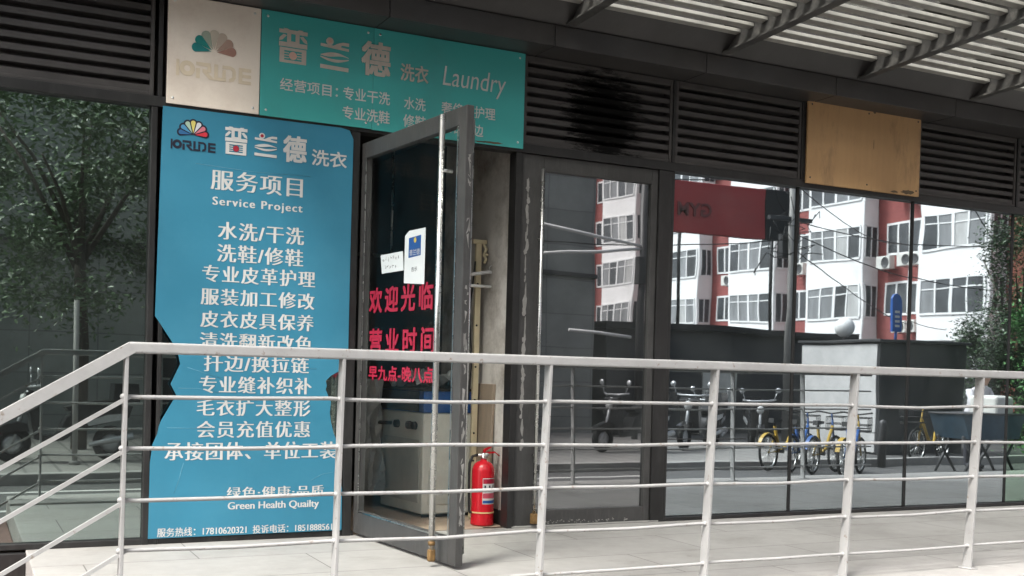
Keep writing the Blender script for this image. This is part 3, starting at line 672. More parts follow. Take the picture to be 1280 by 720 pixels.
# ================================================================== INSIDE THE DOORWAY
mach = empty('laundry_machine', 'cream laundry machine with a blue top band seen through the open glass door', 'machine', (3.0, .62, 0), R(6))
MB().cbox(0, .40, 0, .68, .02, .755, .012, 3).build('cabinet', m_machine, mach)
MB().cbox(-.004, .404, -.006, .684, .757, .915, .01, 3).build('top_band', m_machblue, mach)
MB().cbox(-.012, -.0042, .06, .67, .765, .91, .003).build('side_panel', m_black, mach)
MB().cbox(-.02, .41, -.012, .69, .9155, .935, .006, 2).build('worktop', m_black, mach)
for y, z in ((.12, .66), (.20, .66), (.40, .66)):
    MB().lathe([(0, 0), (.03, 0), (.028, .03), (.012, .036), (0, .036)], (-.001, y, z), 18, Matrix.Rotation(R(-90), 4, 'Y')).build('knob', m_black, mach)
MB().tube([(0, .52, .66), (-.07, .52, .66), (-.08, .60, .66)], .014, 8).build('lever', m_black, mach)
MB().cbox(-.005, -.0005, .05, .62, .10, .56, .004).build('access_panel', M('grey_panel_paint', (.5, .5, .46), .4), mach)
MB().cbox(.05, .36, -.006, -.0005, .09, .34, .004).build('access_panel', M('cream_panel_paint', (.66, .66, .6), .4), mach)
MB().cbox(.0, .40, -.008, -.0008, .0, .018, .002).build('kick_strip', m_black, mach)
# crumpled plastic sheet over the machine
def crumple(w, d_, n, seed, amp):
    rnd = random.Random(seed); mb = MB(); vs = []; fs = []
    for j in range(n+1):
        for i in range(n+1):
            u, v = i/n, j/n; x = (u-.5)*w; y = (v-.5)*d_
            h = amp*(math.sin(u*9+seed)*math.cos(v*7+u*4)+.6*math.sin(u*17+v*13)+.5*rnd.random())
            vs.append((x+rnd.uniform(-.008, .008), y+rnd.uniform(-.008, .008), max(.005, .07+h)-.05*abs(u-.5)))
    for j in range(n):
        for i in range(n): a = j*(n+1)+i; fs.append((a, a+1, a+n+2, a+n+1))
    return mb.add(vs, fs)
tag(crumple(.42, .6, 16, 4, .045).build('plastic_sheet', m_plastic, None, (3.18, .98, .936), fix=False), 'crumpled clear plastic sheet heaped on top of the laundry machine', 'sheet')
hs = MB(); rnd = random.Random(9); n = 14
vs = []; fs = []
for j in range(n+1):
    for i in range(7):
        vs.append((2.72+i*.03+.012*math.sin(j*.9+i)+.02*rnd.random(), 1.2+.05*math.sin(i*1.7+j*.4)+.012*rnd.random(), .12+j*.062))
for j in range(n):
    for i in range(6): a = j*7+i; fs.append((a, a+1, a+8, a+7))
tag(hs.add(vs, fs).build('plastic_curtain', m_plastic, None, None, fix=False), 'long translucent plastic cover hanging down beside the laundry machine', 'cover')
# pole with hook, hanger, plank
pole = empty('garment_pole', 'cream upright pole with a hook bracket at its top inside the doorway', 'pole', (3.345, .50, 0))
MB().cbox(-.022, .022, -.014, .014, 0, 1.99, .004).build('upright', m_bamboo, pole)
MB().cbox(-.05, .06, -.02, .02, 1.9905, 2.02, .004).build('top_plate', m_bamboo, pole)
MB().tube([(.03, -.02, 1.99), (.05, -.03, 1.95), (.03, -.03, 1.91), (.05, -.03, 1.88), (.035, -.03, 1.85)], .011, 8).lathe([(0, 0), (.02, .005), (.02, .02), (0, .025)], (.045, -.03, 1.9), 12).build('hook', m_bamboo, pole)
for z in (.35, .6, .9): pass
ho = MB()
for z in (.42, .62, .86, 1.1, 1.4, 1.7): ho.lathe([(0, 0), (.008, 0), (.008, .002), (0, .002)], (-.005, -.0142, z), 10, Matrix.Rotation(R(90), 4, 'X'))
ho.build('bolt_hole', m_black, pole)
tag(MB().tube([(3.31, .47, 1.86), (3.27, .46, 1.5), (3.30, .47, 1.1), (3.26, .46, .7), (3.22, .40, .3), (3.20, .36, .01)], .007, 6).build('power_cable', m_black), 'thin black power cable trailing down beside the cream pole', 'cable')
rg = random.Random(17)
for k, (x, c, lb) in enumerate(((2.62, (.03, .032, .04), 'dark long garment hanging deep in the shop, leftmost behind the door glass'), (2.80, (.06, .03, .03), 'dark reddish garment hanging deep in the shop behind the notices'), (2.98, (.05, .05, .05), 'charcoal garment hanging deep in the shop, rightmost behind the door glass'))):
    ge = MB(); prof = [(.02, 0), (.20, -.05), (.21, -.3), (.19, -.6), (.22, -1.0)]; vs = []; fs = []; n = 16
    for w_, z in prof:
        for q in range(n):
            a = 2*math.pi*q/n; f = 1+.12*math.sin(5*a+k+z*2); vs.append((x+w_*.35*math.cos(a)*f, 2.2+w_*math.sin(a)*f, 2.0+z))
    for i_ in range(len(prof)-1):
        for q in range(n): fs.append((i_*n+q, i_*n+(q+1) % n, (i_+1)*n+(q+1) % n, (i_+1)*n+q))
    tag(ge.add(vs, fs, True).build('garment', M('garment_cloth', c, .9)), lb, 'garment', 'garments on the rail')
tag(MB().tube([(2.25, 2.2, 2.03), (3.36, 2.2, 2.03)], .014, 8).tube([(2.30, 2.2, 2.04), (2.30, 2.2, 2.9485)], .010, 6).tube([(3.30, 2.2, 2.04), (3.30, 2.2, 2.9485)], .010, 6).build('garment_rail', m_steel), 'steel hanging rail across the dark back of the shop', 'rail')
han = empty('clothes_hanger', 'white plastic clothes hanger hanging from the cream pole', 'hanger', (3.40, .42, 1.72))
MB().tube([(-.21, 0, -.04), (-.235, 0, -.01), (-.20, 0, .03), (0, 0, .065), (.10, 0, .045), (.14, 0, .01), (.135, 0, -.03), (.11, 0, -.04)], .013, 8).tube([(-.21, 0, -.04), (.11, 0, -.04)], .011, 8).build('bar', m_letter, han)
MB().tube([(0, 0, .065), (0, 0, .10), (.03, 0, .125), (.05, 0, .10)], .004, 6).build('hook', m_steel, han)
pl = MB(); mt = Matrix.Translation((3.37, .42, 0)) @ Matrix.Rotation(R(2.0), 4, 'Y')
pl.cbox(-.012, .012, -.13, .14, 0, .98, .003, 1, mt)
tag(pl.build('plank', M('grey_plank', (.27, .215, .16), .7, 0, .15, 3, (8, 8, .8))), 'plain wooden plank leaning on the wall behind the fire extinguisher', 'plank')
tag(MB().cbox(3.22, 3.36, .02, .035, .0, .004, .001).build('metal_strip', m_black), 'small dark metal strip lying on the doorway floor by the extinguisher', 'strip')
# lamp tubes hanging in the right-hand room
m_tube, t_, b_ = nt('lamp_tube'); b_.inputs['Emission Color'].default_value = (.95, .98, 1, 1); b_.inputs['Emission Strength'].default_value = 1.5
for i, (p, q) in enumerate((((4.35, 1.6, 2.46), (5.5, 2.0, 2.46)), ((4.35, 1.6, 2.2), (5.5, 2.6, 2.5)))):
    pass

# ================================================================== WORLD ACROSS THE STREET (seen in the glass)
m_wallw = M('white_render', (.80, .79, .78), .8, 0, .06, .6, dirt=(.5, .48, .46), dirt_amt=.5, dirt_scale=.5, dirt_stretch=(1, 1, .25))
m_brick = grid_mat('red_brick_paint', (.27, .075, .068), (.2, .06, .055), .5, .12, .8, 'YZ', .01)
m_wpane = M('dark_window', (.06, .065, .07), .12, 0, .5, .5)
m_curt = M('curtained_window', (.20, .205, .21), .2, 0, .5, .8, (1, 1, .2))
m_blind = M('pale_blind', (.42, .42, .41), .5, 0, .25, 1.5, (1, 1, .3))
m_pvc = M('white_pvc', (.78, .78, .77), .4, 0, .03)
m_ac = M('ac_cream', (.62, .61, .57), .5)
m_greywall = grid_mat('grey_cladding', (.30, .315, .30), (.20, .20, .20), 1.25, .82, .5, 'XZ', .012)
m_greyshed = M('grey_sheet_metal', (.05, .05, .052), .5, 0, .15, 1)
m_lightshed = grid_mat('light_panel', (.58, .57, .56), (.2, .2, .2), 3, .62, .5, 'YZ', .015)

apt = empty('apartment_building', 'long white apartment block with red brick bays mirrored in the right-hand panes', 'building', (0, 0, 0))
AX = 39.4; FH = 2.8
MB().box(AX, AX+12, -92, -22, GZ, 20).build('wall', m_brick, apt)
bays = []
rnd = random.Random(4)
y = -26.0
k = 0
while y > -88 and k < 9:
    y0, y1 = y-3.9, y
    bay = MB(); bay.cbox(AX-1.0, AX-.001, y0, y1, 2.85, 20, .03, 1).build('bay', m_wallw, apt)
    base = MB().box(AX-.5, AX-.002, y0+.1, y1-.1, GZ, 2.849).build('base', m_greyshed if k % 2 == 0 else m_wallw, apt)
    for fl in range(6):
        zz = 4.05+FH*(fl-1)
        if fl == 0: xf, wh = AX-.5, 1.3
        else: xf, wh = AX-1.0, 1.55
        z0 = zz+.0; z1 = z0+wh
        fr = MB(); n = 4; W = (y1-y0)-.4 if fl else (y1-y0)-.6; ya = (y0+y1)/2-W/2
        e = .045
        fr.box(xf-.05, xf-.001, ya, ya+W, z0-e, z0+e).box(xf-.05, xf-.001, ya, ya+W, z1-e, z1+e).box(xf-.045, xf-.001, ya, ya+W, z1-.42-e*.6, z1-.42+e*.6)
        for i in range(n+1):
            yy = ya+W*i/n; ee = e*(1.8 if i == 2 else 1); fr.box(xf-.055, xf-.001, yy-ee, yy+ee, z0+e, z1-e)
        fo = fr.build('window', m_pvc, apt)
        for i in range(n):
            MB().box(xf-.02, xf-.0015, ya+W*i/n+.06, ya+W*(i+1)/n-.06, z0+.06, z1-.06).build('pane', rnd.choice((m_wpane, m_wpane, m_curt, m_curt, m_blind)), fo)
        if fl:   # window on the bay's near side
            ff = MB().box(AX-.9, AX-.1, y1+.001, y1+.04, z0-e, z0+e).box(AX-.9, AX-.1, y1+.001, y1+.04, z1-e, z1+e).box(AX-.9, AX-.86, y1+.001, y1+.04, z0, z1).box(AX-.14, AX-.1, y1+.001, y1+.04, z0, z1).box(AX-.53, AX-.47, y1+.001, y1+.04, z0, z1)
            f2 = ff.build('window', m_pvc, apt); MB().box(AX-.85, AX-.15, y1+.0015, y1+.02, z0+.05, z1-.05).build('pane', m_wpane, f2)
    # recess window
    for fl in range(5):
        z0 = 4.2+FH*fl; yr = y0-1.6
        fr = MB().box(AX-.04, AX-.001, yr-.75, yr+.75, z0-.05, z0+.05).box(AX-.04, AX-.001, yr-.75, yr+.75, z0+1.4, z0+1.5).box(AX-.04, AX-.001, yr-.75, yr-.66, z0, z0+1.4).box(AX-.04, AX-.001, yr+.66, yr+.75, z0, z0+1.4).box(AX-.04, AX-.001, yr-.05, yr+.05, z0, z0+1.4)
        f2 = fr.build('window', m_pvc, apt); MB().box(AX-.02, AX-.0015, yr-.65, yr+.65, z0+.06, z0+1.39).build('pane', m_wpane, f2)
    bays.append((y0, y1)); y = y0-2.9; k += 1
MB().box(AX-.2, AX+12.2, -92.2, -21.8, 20.001, 20.4).build('parapet', m_wallw, apt)
# air conditioners hung on the brick
ac0 = empty('ac_unit', 'cream air conditioner box with a round fan hung on the red brick recess', 'air conditioner', (AX-.45, -30.6, 6.35), 0, 'air conditioners on the red brick')
MB().cbox(-.18, .18, -.42, .42, 0, .56, .02, 2).build('casing', m_ac, ac0)
MB().lathe([(.0, 0), (.06, .0), (.20, .006), (.22, .02), (.235, .02), (.235, 0)], (-.181, .13, .28), 20, Matrix.Rotation(R(-90), 4, 'Y')).build('fan_grille', m_greyshed, ac0)
MB().tube([(.18, -.3, -.02), (.45, -.3, -.02)], .02, 5).tube([(.18, .3, -.02), (.45, .3, -.02)], .02, 5).build('bracket', m_greyshed, ac0)
for yy, zz in ((-31.9, 6.3), (-31.0, 9.5), (-30.8, 3.3), (-37.8, 6.4), (-44.6, 9.1), (-44.3, 6.2), (-51, 6.2)):
    c = copy_tree(ac0); c.location = (AX-.45, yy, zz)

gb = empty('grey_clad_building', 'dark grey tiled building mirrored in the left pane behind the tree', 'building', (0, 0, 0))
MB().box(-30, 13.8, -30, -16.5, GZ, 7.6).build('wall', m_greywall, gb)
MB().box(-30, 13.82, -16.495, -16.42, 3.35, 3.45).build('ledge', m_greyshed, gb)
MB().box(-4.0, -1.0, -16.49, -16.44, GZ+.1, 2.3).box(3.6, 6.2, -16.49, -16.44, GZ+.1, 2.3).build('shutter', m_greyshed, gb)
lw = empty('low_brick_store', 'low dark store with a flat roof standing before the white apartment block', 'building', (0, 0, 0))
MB().box(14.5, 22.5, -21, -17, GZ, 2.2).build('wall', m_greyshed, lw); MB().box(14.3, 22.7, -21.2, -16.7, 2.201, 2.36).build('roof', m_black, lw)
MB().box(17.4, 18.5, -16.995, -16.95, .2, 1.3).build('window', m_ac, lw)
bb = empty('red_signboard', 'red board with dark letters and black end above the low store roof', 'sign', (0, 0, 0))
m_redb = M('red_board_paint', (.36, .035, .035), .5, 0, .1, 1)
MB().cbox(15.95, 19.0, -16.72, -16.55, 4.7, 6.05, .02).build('board', m_redb, bb); MB().cbox(19.005, 20.3, -16.72, -16.55, 4.7, 6.05, .02).build('black_end', m_black, bb)
MB().tube([(16.4, -16.75, 2.36), (16.4, -16.75, 5.8)], .05, 6).tube([(19.4, -16.75, 2.36), (19.4, -16.75, 5.8)], .05, 6).build('post', m_greyshed, bb)
text('lettering', 'GYM', 16.15, 17.2, 5.15, 5.5, -16.54, M('dark_red_letter', (.13, .02, .02), .5), bb, bold=.02, thick=-.02, flip=True)

# shed at the street corner
shed = empty('street_kiosk', 'grey kiosk with a light panelled side and a dark front beyond the bicycles', 'kiosk', (0, 0, 0))
MB().cbox(16.8, 19.1, -12.3, -10.0, GZ, 1.86, .02).build('body', m_greyshed, shed)
MB().box(16.77, 16.799, -12.29, -10.06, GZ+.05, 1.82).build('side_panel', m_lightshed, shed)
MB().cbox(16.72, 19.18, -12.38, -9.92, 1.861, 1.92, .01).build('roof', m_greyshed, shed)
gl = empty('globe_lamp', 'round cream globe lamp standing on the kiosk roof', 'lamp', (16.95, -11.2, 1.921))
MB().lathe([(0, 0), (.05, .0), (.05, .06), (.03, .07), (.0, .07)], seg=12).build('base', m_greyshed, gl)
MB().lathe([(0, .07)]+[(.21*math.sin(R(t)), .27-.21*math.cos(R(t))) for t in range(20, 180, 16)]+[(0, .48)], seg=20).build('globe', m_pvc, gl)
bs = empty('blue_street_sign', 'blue upright sign with white writing, rounded top, by the kiosk', 'sign', (17.75, -10.6, 1.921))
MB().prism([(-.02, .2), (.25, .2), (.25, .85), (.2, .95), (.11, 1.0), (.02, .97), (-.02, .9)], -.03, .03).tube([(.11, 0, 0), (.11, 0, .2)], .03, 8).build('plate', M('blue_sign_paint', (.02, .10, .36), .4), bs)
wl = MB()
for zz in (.3, .4, .5, .6): wl.box(.05, .18, .031, .034, zz, zz+.05)
wl.build('lettering', m_letter, bs)

# trees
def leaf_cloud(mb, cx, cy, cz, rx, ry, rz, n, rnd, size, clumps=40, flat=.5):
    cs = []
    for i in range(clumps):
        while True:
            p = Vector((rnd.uniform(-1, 1), rnd.uniform(-1, 1), rnd.uniform(-1, 1)))
            if .15 < p.length < 1: break
        cs.append((p, rnd.uniform(.14, .30)))
    for i in range(n):
        c, r = rnd.choice(cs); q = c+Vector((rnd.gauss(0, r*.6), rnd.gauss(0, r*.6), rnd.gauss(0, r*.5)))
        p = Vector((cx+q.x*rx, cy+q.y*ry, cz+q.z*rz))
        e = Euler((rnd.gauss(0, flat), rnd.gauss(0, flat), rnd.uniform(0, 6.28))).to_matrix(); s = size*rnd.uniform(.6, 1.4)
        mb.add([p+e @ Vector(v)*s for v in ((-.5, 0, 0), (0, -.22, .05), (.55, 0, 0), (0, .22, .05))], [(0, 1, 2, 3)])
    return cs
m_leaf = foliage('plane_leaf', (.06, .10, .045), (.13, .20, .10)); m_leaf2 = foliage('conifer_leaf', (.02, .045, .022), (.045, .085, .035))
m_bark = M('bark', (.10, .085, .07), .9, 0, .3, 8, (1, 1, .2), .3)
def tree(name, label, x, y, h, cz, rx, rz, n, seed, leaf, size, r0=.13, group=None):
    rnd = random.Random(seed); t = empty(name, label, 'tree', (x, y, GZ+.11), 0, group)
    tr = MB(); fork = cz-rz*.55
    tr.tube([(0, 0, 0), (.03, .02, fork*.5), (-.03, 0, fork)], [r0, r0*.85, r0*.7], 10)
    for i in range(8):
        a = i*2.4+rnd.random(); l_ = rnd.uniform(.6, .95)
        e = Vector((math.cos(a)*rx*l_*.7, math.sin(a)*rx*l_*.7, cz+rnd.uniform(-.1, .6)*rz))
        b = Vector((-.03, 0, fork*rnd.uniform(.85, 1))); m_ = b.lerp(e, .5)+Vector((0, 0, .25))
        tr.tube([b, m_, e], [r0*.45, r0*.25, .015], 6)
    tr.build('trunk', m_bark, t); cr = MB(); leaf_cloud(cr, 0, 0, cz, rx, rx, rz, n, rnd, size); cr.build('crown', leaf, t, fix=False)
    return t
tree('street_tree', 'broad leafy street tree mirrored in the left pane above the scooters', 1.75, -12.0, 6, 4.6, 2.9, 2.4, 24000, 1, m_leaf, .115, .12, 'street trees opposite')
tree('street_tree', 'leafy street tree mirrored at the far left edge of the left pane', -5.2, -12.6, 6, 4.9, 2.9, 2.4, 18000, 2, m_leaf, .115, .12, 'street trees opposite')
tree('street_tree', 'slender street tree mirrored between the poster and the open door', 6.6, -13.2, 6, 5.2, 2.4, 2.0, 9000, 3, m_leaf, .12, .11, 'street trees opposite')
tree('conifer', 'dense dark conifer mirrored at the right edge beside the white apartments', 23.0, -11.6, 6, 2.9, 1.7, 3.2, 50000, 4, m_leaf2, .085, .13)
tree('shrub_tree', 'bright green bushy tree mirrored in the rightmost pane', 20.4, -7.4, 6, 2.1, 2.0, 2.5, 30000, 5, foliage('bright_leaf', (.05, .12, .04), (.09, .2, .07)), .09, .09)

# poles and wires
up = empty('utility_pole', 'grey utility pole carrying tangled cables before the white apartments', 'pole', (17.9, -14.2, GZ))
MB().tube([(0, 0, 0), (0, 0, 8.5)], [.10, .07], 10).build('shaft', m_kerb, up)
cbm = MB().cbox(-.7, .7, -.05, .05, 5.3, 5.4, .005).cbox(-.9, .9, -.05, .05, 6.4, 6.5, .005).cbox(-.2, .2, -.25, -.1, 4.4, 5.0, .01); cbm.build('crossarm', m_greyshed, up)
tg = MB(); rnd = random.Random(8)
for i in range(20):
    p = Vector((rnd.uniform(-.4, .4), rnd.uniform(-.3, .3), rnd.uniform(4.3, 5.6))); pts = [p]
    for q in range(4): pts.append(pts[-1]+Vector((rnd.gauss(0, .22), rnd.gauss(0, .15), rnd.gauss(0, .18))))
    tg.tube(pts, .012, 4)
tg.build('cable_tangle', m_black, up)
wires = [((17.9, -14.2, 4.9), (32, -18, 5.8)), ((17.9, -14.2, 4.6), (30, -17, 4.0)), ((17.9, -14.2, 5.9), (38, -30, 7.2)), ((17.9, -14.2, 4.4), (5, -16, 4.4)), ((17.9, -14.2, 5.9), (5, -16, 6.2)), ((17.9, -14.2, 4.3), (36, -26, 3.2)), ((24.5, -15.2, 6.6), (30.5, -16, 2.4))]
for i, (a, b) in enumerate(wires):
    a, b = Vector(a), Vector(b); w = MB(); w.tube([a.lerp(b, k/12)-Vector((0, 0, 1))*(.9*(k/12)*(1-k/12)*4*.5) for k in range(13)], .014, 5)
    tag(w.build('overhead_cable', m_black), 'sagging black overhead cable strung from the utility pole', 'cable', 'overhead cables')
for x, y_, lb in ((1.45, -9.3, 'thin pale post standing by the tree, mirrored in the left pane'),):
    tag(MB().tube([(x, y_, GZ), (x, y_, 5.0 if x > 5 else 1.9)], .035, 8).lathe([(.0, 0), (.07, 0), (.07, .05), (0, .06)], (x, y_, GZ+.11), 10).build('sign_post', m_kerb if x < 5 else m_greyshed), lb, 'post')

for a, b, lb in (((10.55, 4.12), (13.2, 3.83), 'upper white bracket arm running from the grey building to the pole'), ((10.5, 3.45), (13.2, 3.78), 'lower white bracket arm rising from the grey building to the pole'), ((11.4, 1.95), (13.0, 1.87), 'lowest white bracket arm standing out level from the grey building')):
    tag(MB().tube([(a[0], -13.5, a[1]), (b[0], -13.5, b[1])], .034, 6).build('bracket_arm', m_pvc), lb, 'bracket')
tag(MB().tube([(13.2, -13.5, GZ), (13.2, -13.5, 5.2)], .08, 8).cbox(13.05, 13.35, -13.6, -13.4, 3.0, 3.6, .01).build('cable_post', m_greyshed), 'dark post with a box at the corner of the grey clad building', 'post')
# shared bicycles
m_tyre = M('tyre', (.015, .015, .015), .8); m_byel = M('yellow_bike_paint', (.42, .27, .035), .45); m_bblu = M('blue_bike_paint', (.02, .085, .27), .45)
def ring(mb, c, r, w, ax='Y', n=22, seg=6): mb.tube([(c[0]+r*math.cos(2*math.pi*k/n), c[1], c[2]+r*math.sin(2*math.pi*k/n)) for k in range(n)], w, seg, closed=True); return mb
def bike(label, fm, bm_, loc, rz):
    b = empty('bicycle', label, 'bicycle', loc, rz, 'shared bicycles parked in a row')
    for x in (-.5, .52):
        w = MB(); ring(w, (x, 0, .32), .30, .024); wo = w.build('wheel', m_tyre, b)
        rr = MB(); ring(rr, (x, 0, .32), .268, .012, n=20, seg=5)
        for k in range(8): a = k*math.pi/8; rr.tube([(x+.26*math.cos(a), 0, .32+.26*math.sin(a)), (x-.26*math.cos(a), 0, .32-.26*math.sin(a))], .004, 4)
        rr.build('rim', m_steel, wo)
    MB().tube([(.38, 0, .80), (.10, 0, .42), (-.12, 0, .34), (-.28, 0, .78)], .03, 8).tube([(-.12, 0, .34), (-.5, .0, .32), (-.24, 0, .62)], .018, 6).build('frame', fm, b)
    MB().tube([(.36, 0, .92), (.40, 0, .74), (.52, 0, .32)], .02, 6).tube([(.36, 0, .92), (.32, 0, 1.02)], .016, 6).build('fork', bm_, b)
    MB().tube([(.22, -.27, 1.06), (.30, -.2, 1.05), (.33, 0, 1.02), (.30, .2, 1.05), (.22, .27, 1.06)], .014, 6).build('handlebar', m_black, b)
    MB().prism([(-.42, .84), (-.12, .86), (-.12, .90), (-.4, .92)], -.05, .05).tube([(-.28, 0, .78), (-.27, 0, .85)], .016, 6).build('saddle', m_black, b)
    bk = MB(); 
    for z in (.74, .84, .96): bk.tube([(.42, -.15, z), (.68, -.15, z+.01), (.68, .15, z+.01), (.42, .15, z)], .008, 4, closed=True)
    for u in range(5): bk.tube([(.42+.065*u, -.15, .74), (.42+.065*u, -.15, .96)], .005, 4).tube([(.42+.065*u, .15, .74), (.42+.065*u, .15, .96)], .005, 4)
    bk.box(.42, .68, -.15, .15, .73, .742); bk.build('basket', m_black, b)
    fd = MB(); n = 10
    for k in range(n):
        a0, a1 = R(20+140*k/n), R(20+140*(k+1)/n); fd.add([(-.5+.345*math.cos(a0), s*.035, .32+.345*math.sin(a0)) for s in (-1, 1)]+[(-.5+.345*math.cos(a1), s*.035, .32+.345*math.sin(a1)) for s in (1, -1)], [(0, 1, 2, 3)])
    fd.build('mudguard', bm_, b); MB().tube([(-.12, -.08, .34), (-.12, .08, .34)], .03, 8).tube([(-.12, -.08, .34), (-.05, -.08, .2)], .01, 5).tube([(-.12, .08, .34), (-.19, .08, .48)], .01, 5).build('crank', m_black, b)
    return b
for lb, fm_, bm2, loc_, rz_ in (('blue bicycle with a yellow rear mudguard, rightmost and nearest of the parked row', m_bblu, m_byel, (12.75, -6.5, GZ), -30),
        ('yellow bicycle with blue fork, second from the right of the parked row', m_byel, m_bblu, (12.55, -6.9, GZ), -24),
        ('plain blue bicycle in the middle of the parked row', m_bblu, m_bblu, (12.4, -7.3, GZ), -30),
        ('yellow bicycle leaning at the left end of the parked row', m_byel, m_byel, (12.35, -7.75, GZ), -20)):
    bike(lb, fm_, bm2, loc_, R(rz_)).scale = (.9, .9, .93)
bike('yellow bicycle standing alone by the blue cart', m_byel, m_byel, (16.3, -8.3, GZ), R(165))

# scooters
m_sblk = M('black_plastic', (.03, .03, .032), .2); m_sgrey = M('silver_plastic', (.55, .56, .57), .25, .3)
def scooter(label, loc, rz):
    s = empty('motor_scooter', label, 'scooter', loc, rz, 'scooters parked across the street')
    for x in (-.62, .66):
        w = MB(); ring(w, (x, 0, .25), .19, .06, n=20, seg=8); wo = w.build('wheel', m_tyre, s)
        rr = MB().lathe([(0, -.02), (.06, -.025), (.13, -.02), (.135, .02), (.06, .025), (0, .02)], (x, 0, .25), 16, Matrix.Rotation(R(90), 4, 'X')); rr.build('rim', m_sgrey, wo)
    MB().prism([(-.85, .62), (-.2, .45), (.02, .30), (.28, .28), (.34, .36), (.1, .38), (-.02, .62), (-.2, .74), (-.9, .78)], -.15, .15).build('body', m_sblk, s)
    MB().prism([(-.80, .60), (-.30, .50), (-.25, .56), (-.55, .66), (-.82, .68)], -.158, -.1505).prism([(-.80, .60), (-.30, .50), (-.25, .56), (-.55, .66), (-.82, .68)], .1505, .158).build('painted_highlight', m_sgrey, s)  # silver strips stand in for the sun's highlights on the black body
    MB().prism([(-.75, .74), (-.05, .70), (.0, .76), (-.3, .84), (-.75, .88)], -.14, .14).build('seat', m_black, s)
    MB().prism([(.30, .30), (.40, .32), (.52, .95), (.44, 1.0), (.36, .92)], -.19, .19).prism([(.45, .42), (.86, .42), (.86, .48), (.60, .56), (.48, .52)], -.08, .08).build('front_apron', m_sblk, s)
    MB().tube([(.46, 0, .98), (.66, 0, .25)], .03, 6).build('fork', m_sgrey, s)
    MB().tube([(.34, -.34, 1.06), (.44, -.18, 1.04), (.46, .18, 1.04), (.34, .34, 1.06)], .018, 6).build('handlebar', m_sgrey, s)
    MB().lathe([(0, 0), (.07, .0), (.085, -.04), (.05, -.09), (0, -.1)], (.56, 0, .86), 14, Matrix.Rotation(R(90), 4, 'Y')).build('headlight', m_letter, s)
    for y_ in (-.3, .3): MB().tube([(.40, y_, 1.06), (.38, y_*1.2, 1.22)], .008, 5).lathe([(0, 0), (.055, .005), (.05, .02), (0, .025)], (.38, y_*1.25, 1.25), 12, Matrix.Rotation(R(90), 4, 'Y')).build('mirror', m_sgrey, s)
    MB().prism([(-1.0, .8), (-.62, .8), (-.64, 1.1), (-.97, 1.1)], -.17, .17).build('top_box', m_sblk, s)
    MB().tube([(-.3, -.16, .24), (-.9, -.18, .36)], [.03, .055], 8).build('exhaust', m_sgrey, s)
    return s
s0 = scooter('dark scooter mirrored in the left pane below the tree', (1.35, -9.8, GZ+.11), R(176))
for lb, loc, rz in (('dark scooter mirrored in the closed right door glass', (10.9, -10.2, GZ+.11), R(170)), ('dark scooter mirrored left of the bicycles', (12.9, -10.9, GZ+.11), R(150)), ('dark scooter mirrored behind the bicycles, nose to the kiosk', (14.9, -11.6, GZ), R(120)), ('dark scooter mirrored between the kiosk and the other scooters', (14.2, -12.2, GZ), R(135)), ('dark scooter mirrored at the far left edge of the left pane', (-.6, -10.6, GZ+.11), R(175))):
    c = copy_tree(s0); c.location = loc; c.rotation_euler.z = rz; c['label'] = lb

# vendor cart and vendor
cart = empty('vendor_cart', 'blue grey street cart on crossed legs with a person behind it', 'cart', (15.5, -6.5, GZ))
MB().prism([(-.62, .58), (.66, .58), (.78, .98), (-.78, .98)], -.36, .36).build('box', M('blue_grey_paint', (.045, .08, .11), .55, 0, .3, 4), cart)
MB().cbox(-.80, .80, -.38, .38, .9805, 1.01, .01).build('rim', m_greyshed, cart)
MB().cbox(.05, .60, -.28, .28, .8, 1.30, .06, 3).build('white_bundle', m_ac, cart)
for y_ in (-.3, .3):
    for x in (-.45, .45): MB().tube([(x-.22, y_, 0), (x+.22, y_, .62)], .025, 6).tube([(x+.22, y_*.9, 0), (x-.22, y_*.9, .62)], .025, 6).build('leg', m_greyshed, cart)
def person(name, label, joints, edges, mat, loc, rz):
    me = bpy.data.meshes.new(name); me.from_pydata([j[0] for j in joints], edges, [])
    o = bpy.data.objects.new(name, me); COL.objects.link(o); sk = o.modifiers.new('Skin', 'SKIN'); ss = o.modifiers.new('Subd', 'SUBSURF'); ss.levels = 2; ss.render_levels = 2
    sv = me.skin_vertices[0].data
    for i, j in enumerate(joints): sv[i].radius = (j[1], j[1]*j[2])
    sv[0].use_root = True; me.materials.append(mat); bpy.context.view_layer.update()
    dg = bpy.context.evaluated_depsgraph_get(); m2 = bpy.data.meshes.new_from_object(o.evaluated_get(dg)); o.modifiers.clear(); o.data = m2
    m2.polygons.foreach_set('use_smooth', [True]*len(m2.polygons)); o.location = loc; o.rotation_euler.z = rz; return tag(o, label, 'person')
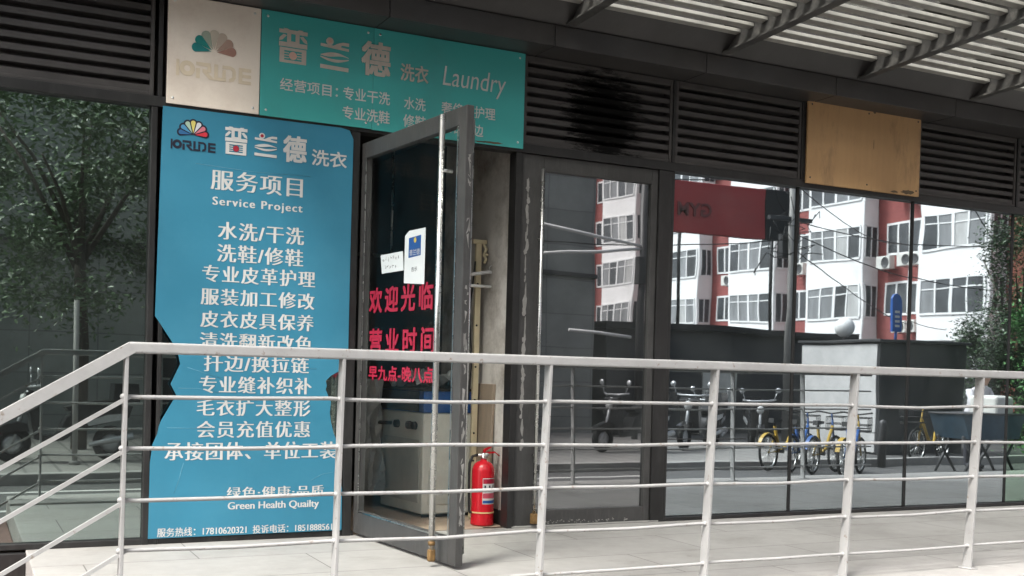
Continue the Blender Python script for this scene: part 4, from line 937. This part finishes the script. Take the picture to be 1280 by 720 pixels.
J = [((0, 0, .92), .14, 1), ((.05, 0, 1.12), .15, .8), ((.14, 0, 1.34), .17, .75), ((.2, 0, 1.46), .065, 1), ((.25, 0, 1.54), .06, 1), ((.28, 0, 1.62), .095, 1.1), ((.29, 0, 1.70), .085, 1),
     ((.14, .19, 1.36), .06, 1), ((.25, .24, 1.14), .05, 1), ((.45, .16, 1.05), .035, 1), ((.14, -.19, 1.36), .06, 1), ((.25, -.24, 1.14), .05, 1), ((.45, -.16, 1.05), .035, 1),
     ((0, .10, .85), .10, 1), ((.03, .11, .46), .065, 1), ((0, .11, .07), .045, 1), ((.12, .12, .03), .04, 1), ((0, -.10, .85), .10, 1), ((.03, -.11, .46), .065, 1), ((0, -.11, .07), .045, 1), ((.12, -.12, .03), .04, 1)]
E_ = [(0, 1), (1, 2), (2, 3), (3, 4), (4, 5), (5, 6), (2, 7), (7, 8), (8, 9), (2, 10), (10, 11), (11, 12), (0, 13), (13, 14), (14, 15), (15, 16), (0, 17), (17, 18), (18, 19), (19, 20)]
def pmat():
    m, t, b = nt('clothed_person'); tc = t.nodes.new('ShaderNodeTexCoord'); sx = t.nodes.new('ShaderNodeSeparateXYZ'); t.links.new(tc.outputs['Object'], sx.inputs[0])
    mr = t.nodes.new('ShaderNodeMath'); mr.operation = 'MULTIPLY'; mr.inputs[1].default_value = .5; t.links.new(sx.outputs['Z'], mr.inputs[0])
    c = ramp(t, mr.outputs[0], [(0, (.02, .02, .02)), (.03, (.03, .03, .04)), (.455, (.03, .03, .04)), (.46, (.66, .64, .66)), (.725, (.66, .64, .66)), (.73, (.42, .26, .19)), (.835, (.42, .26, .19)), (.84, (.015, .012, .01))])
    t.nodes[-1].color_ramp.interpolation = 'CONSTANT'
    t.links.new(c, b.inputs['Base Color']); b.inputs['Roughness'].default_value = .8; return m
person('person', 'person in a white shirt and dark trousers leaning over the blue cart', J, E_, pmat(), (16.1, -7.15, GZ), R(100))
tag(MB().lathe([(0, 0), (.07, 0), (.07, .75), (.06, .80), (0, .83)], (14.6, -7.7, GZ), 14).build('bollard', m_greyshed), 'short dark bollard standing beyond the bicycles', 'bollard')
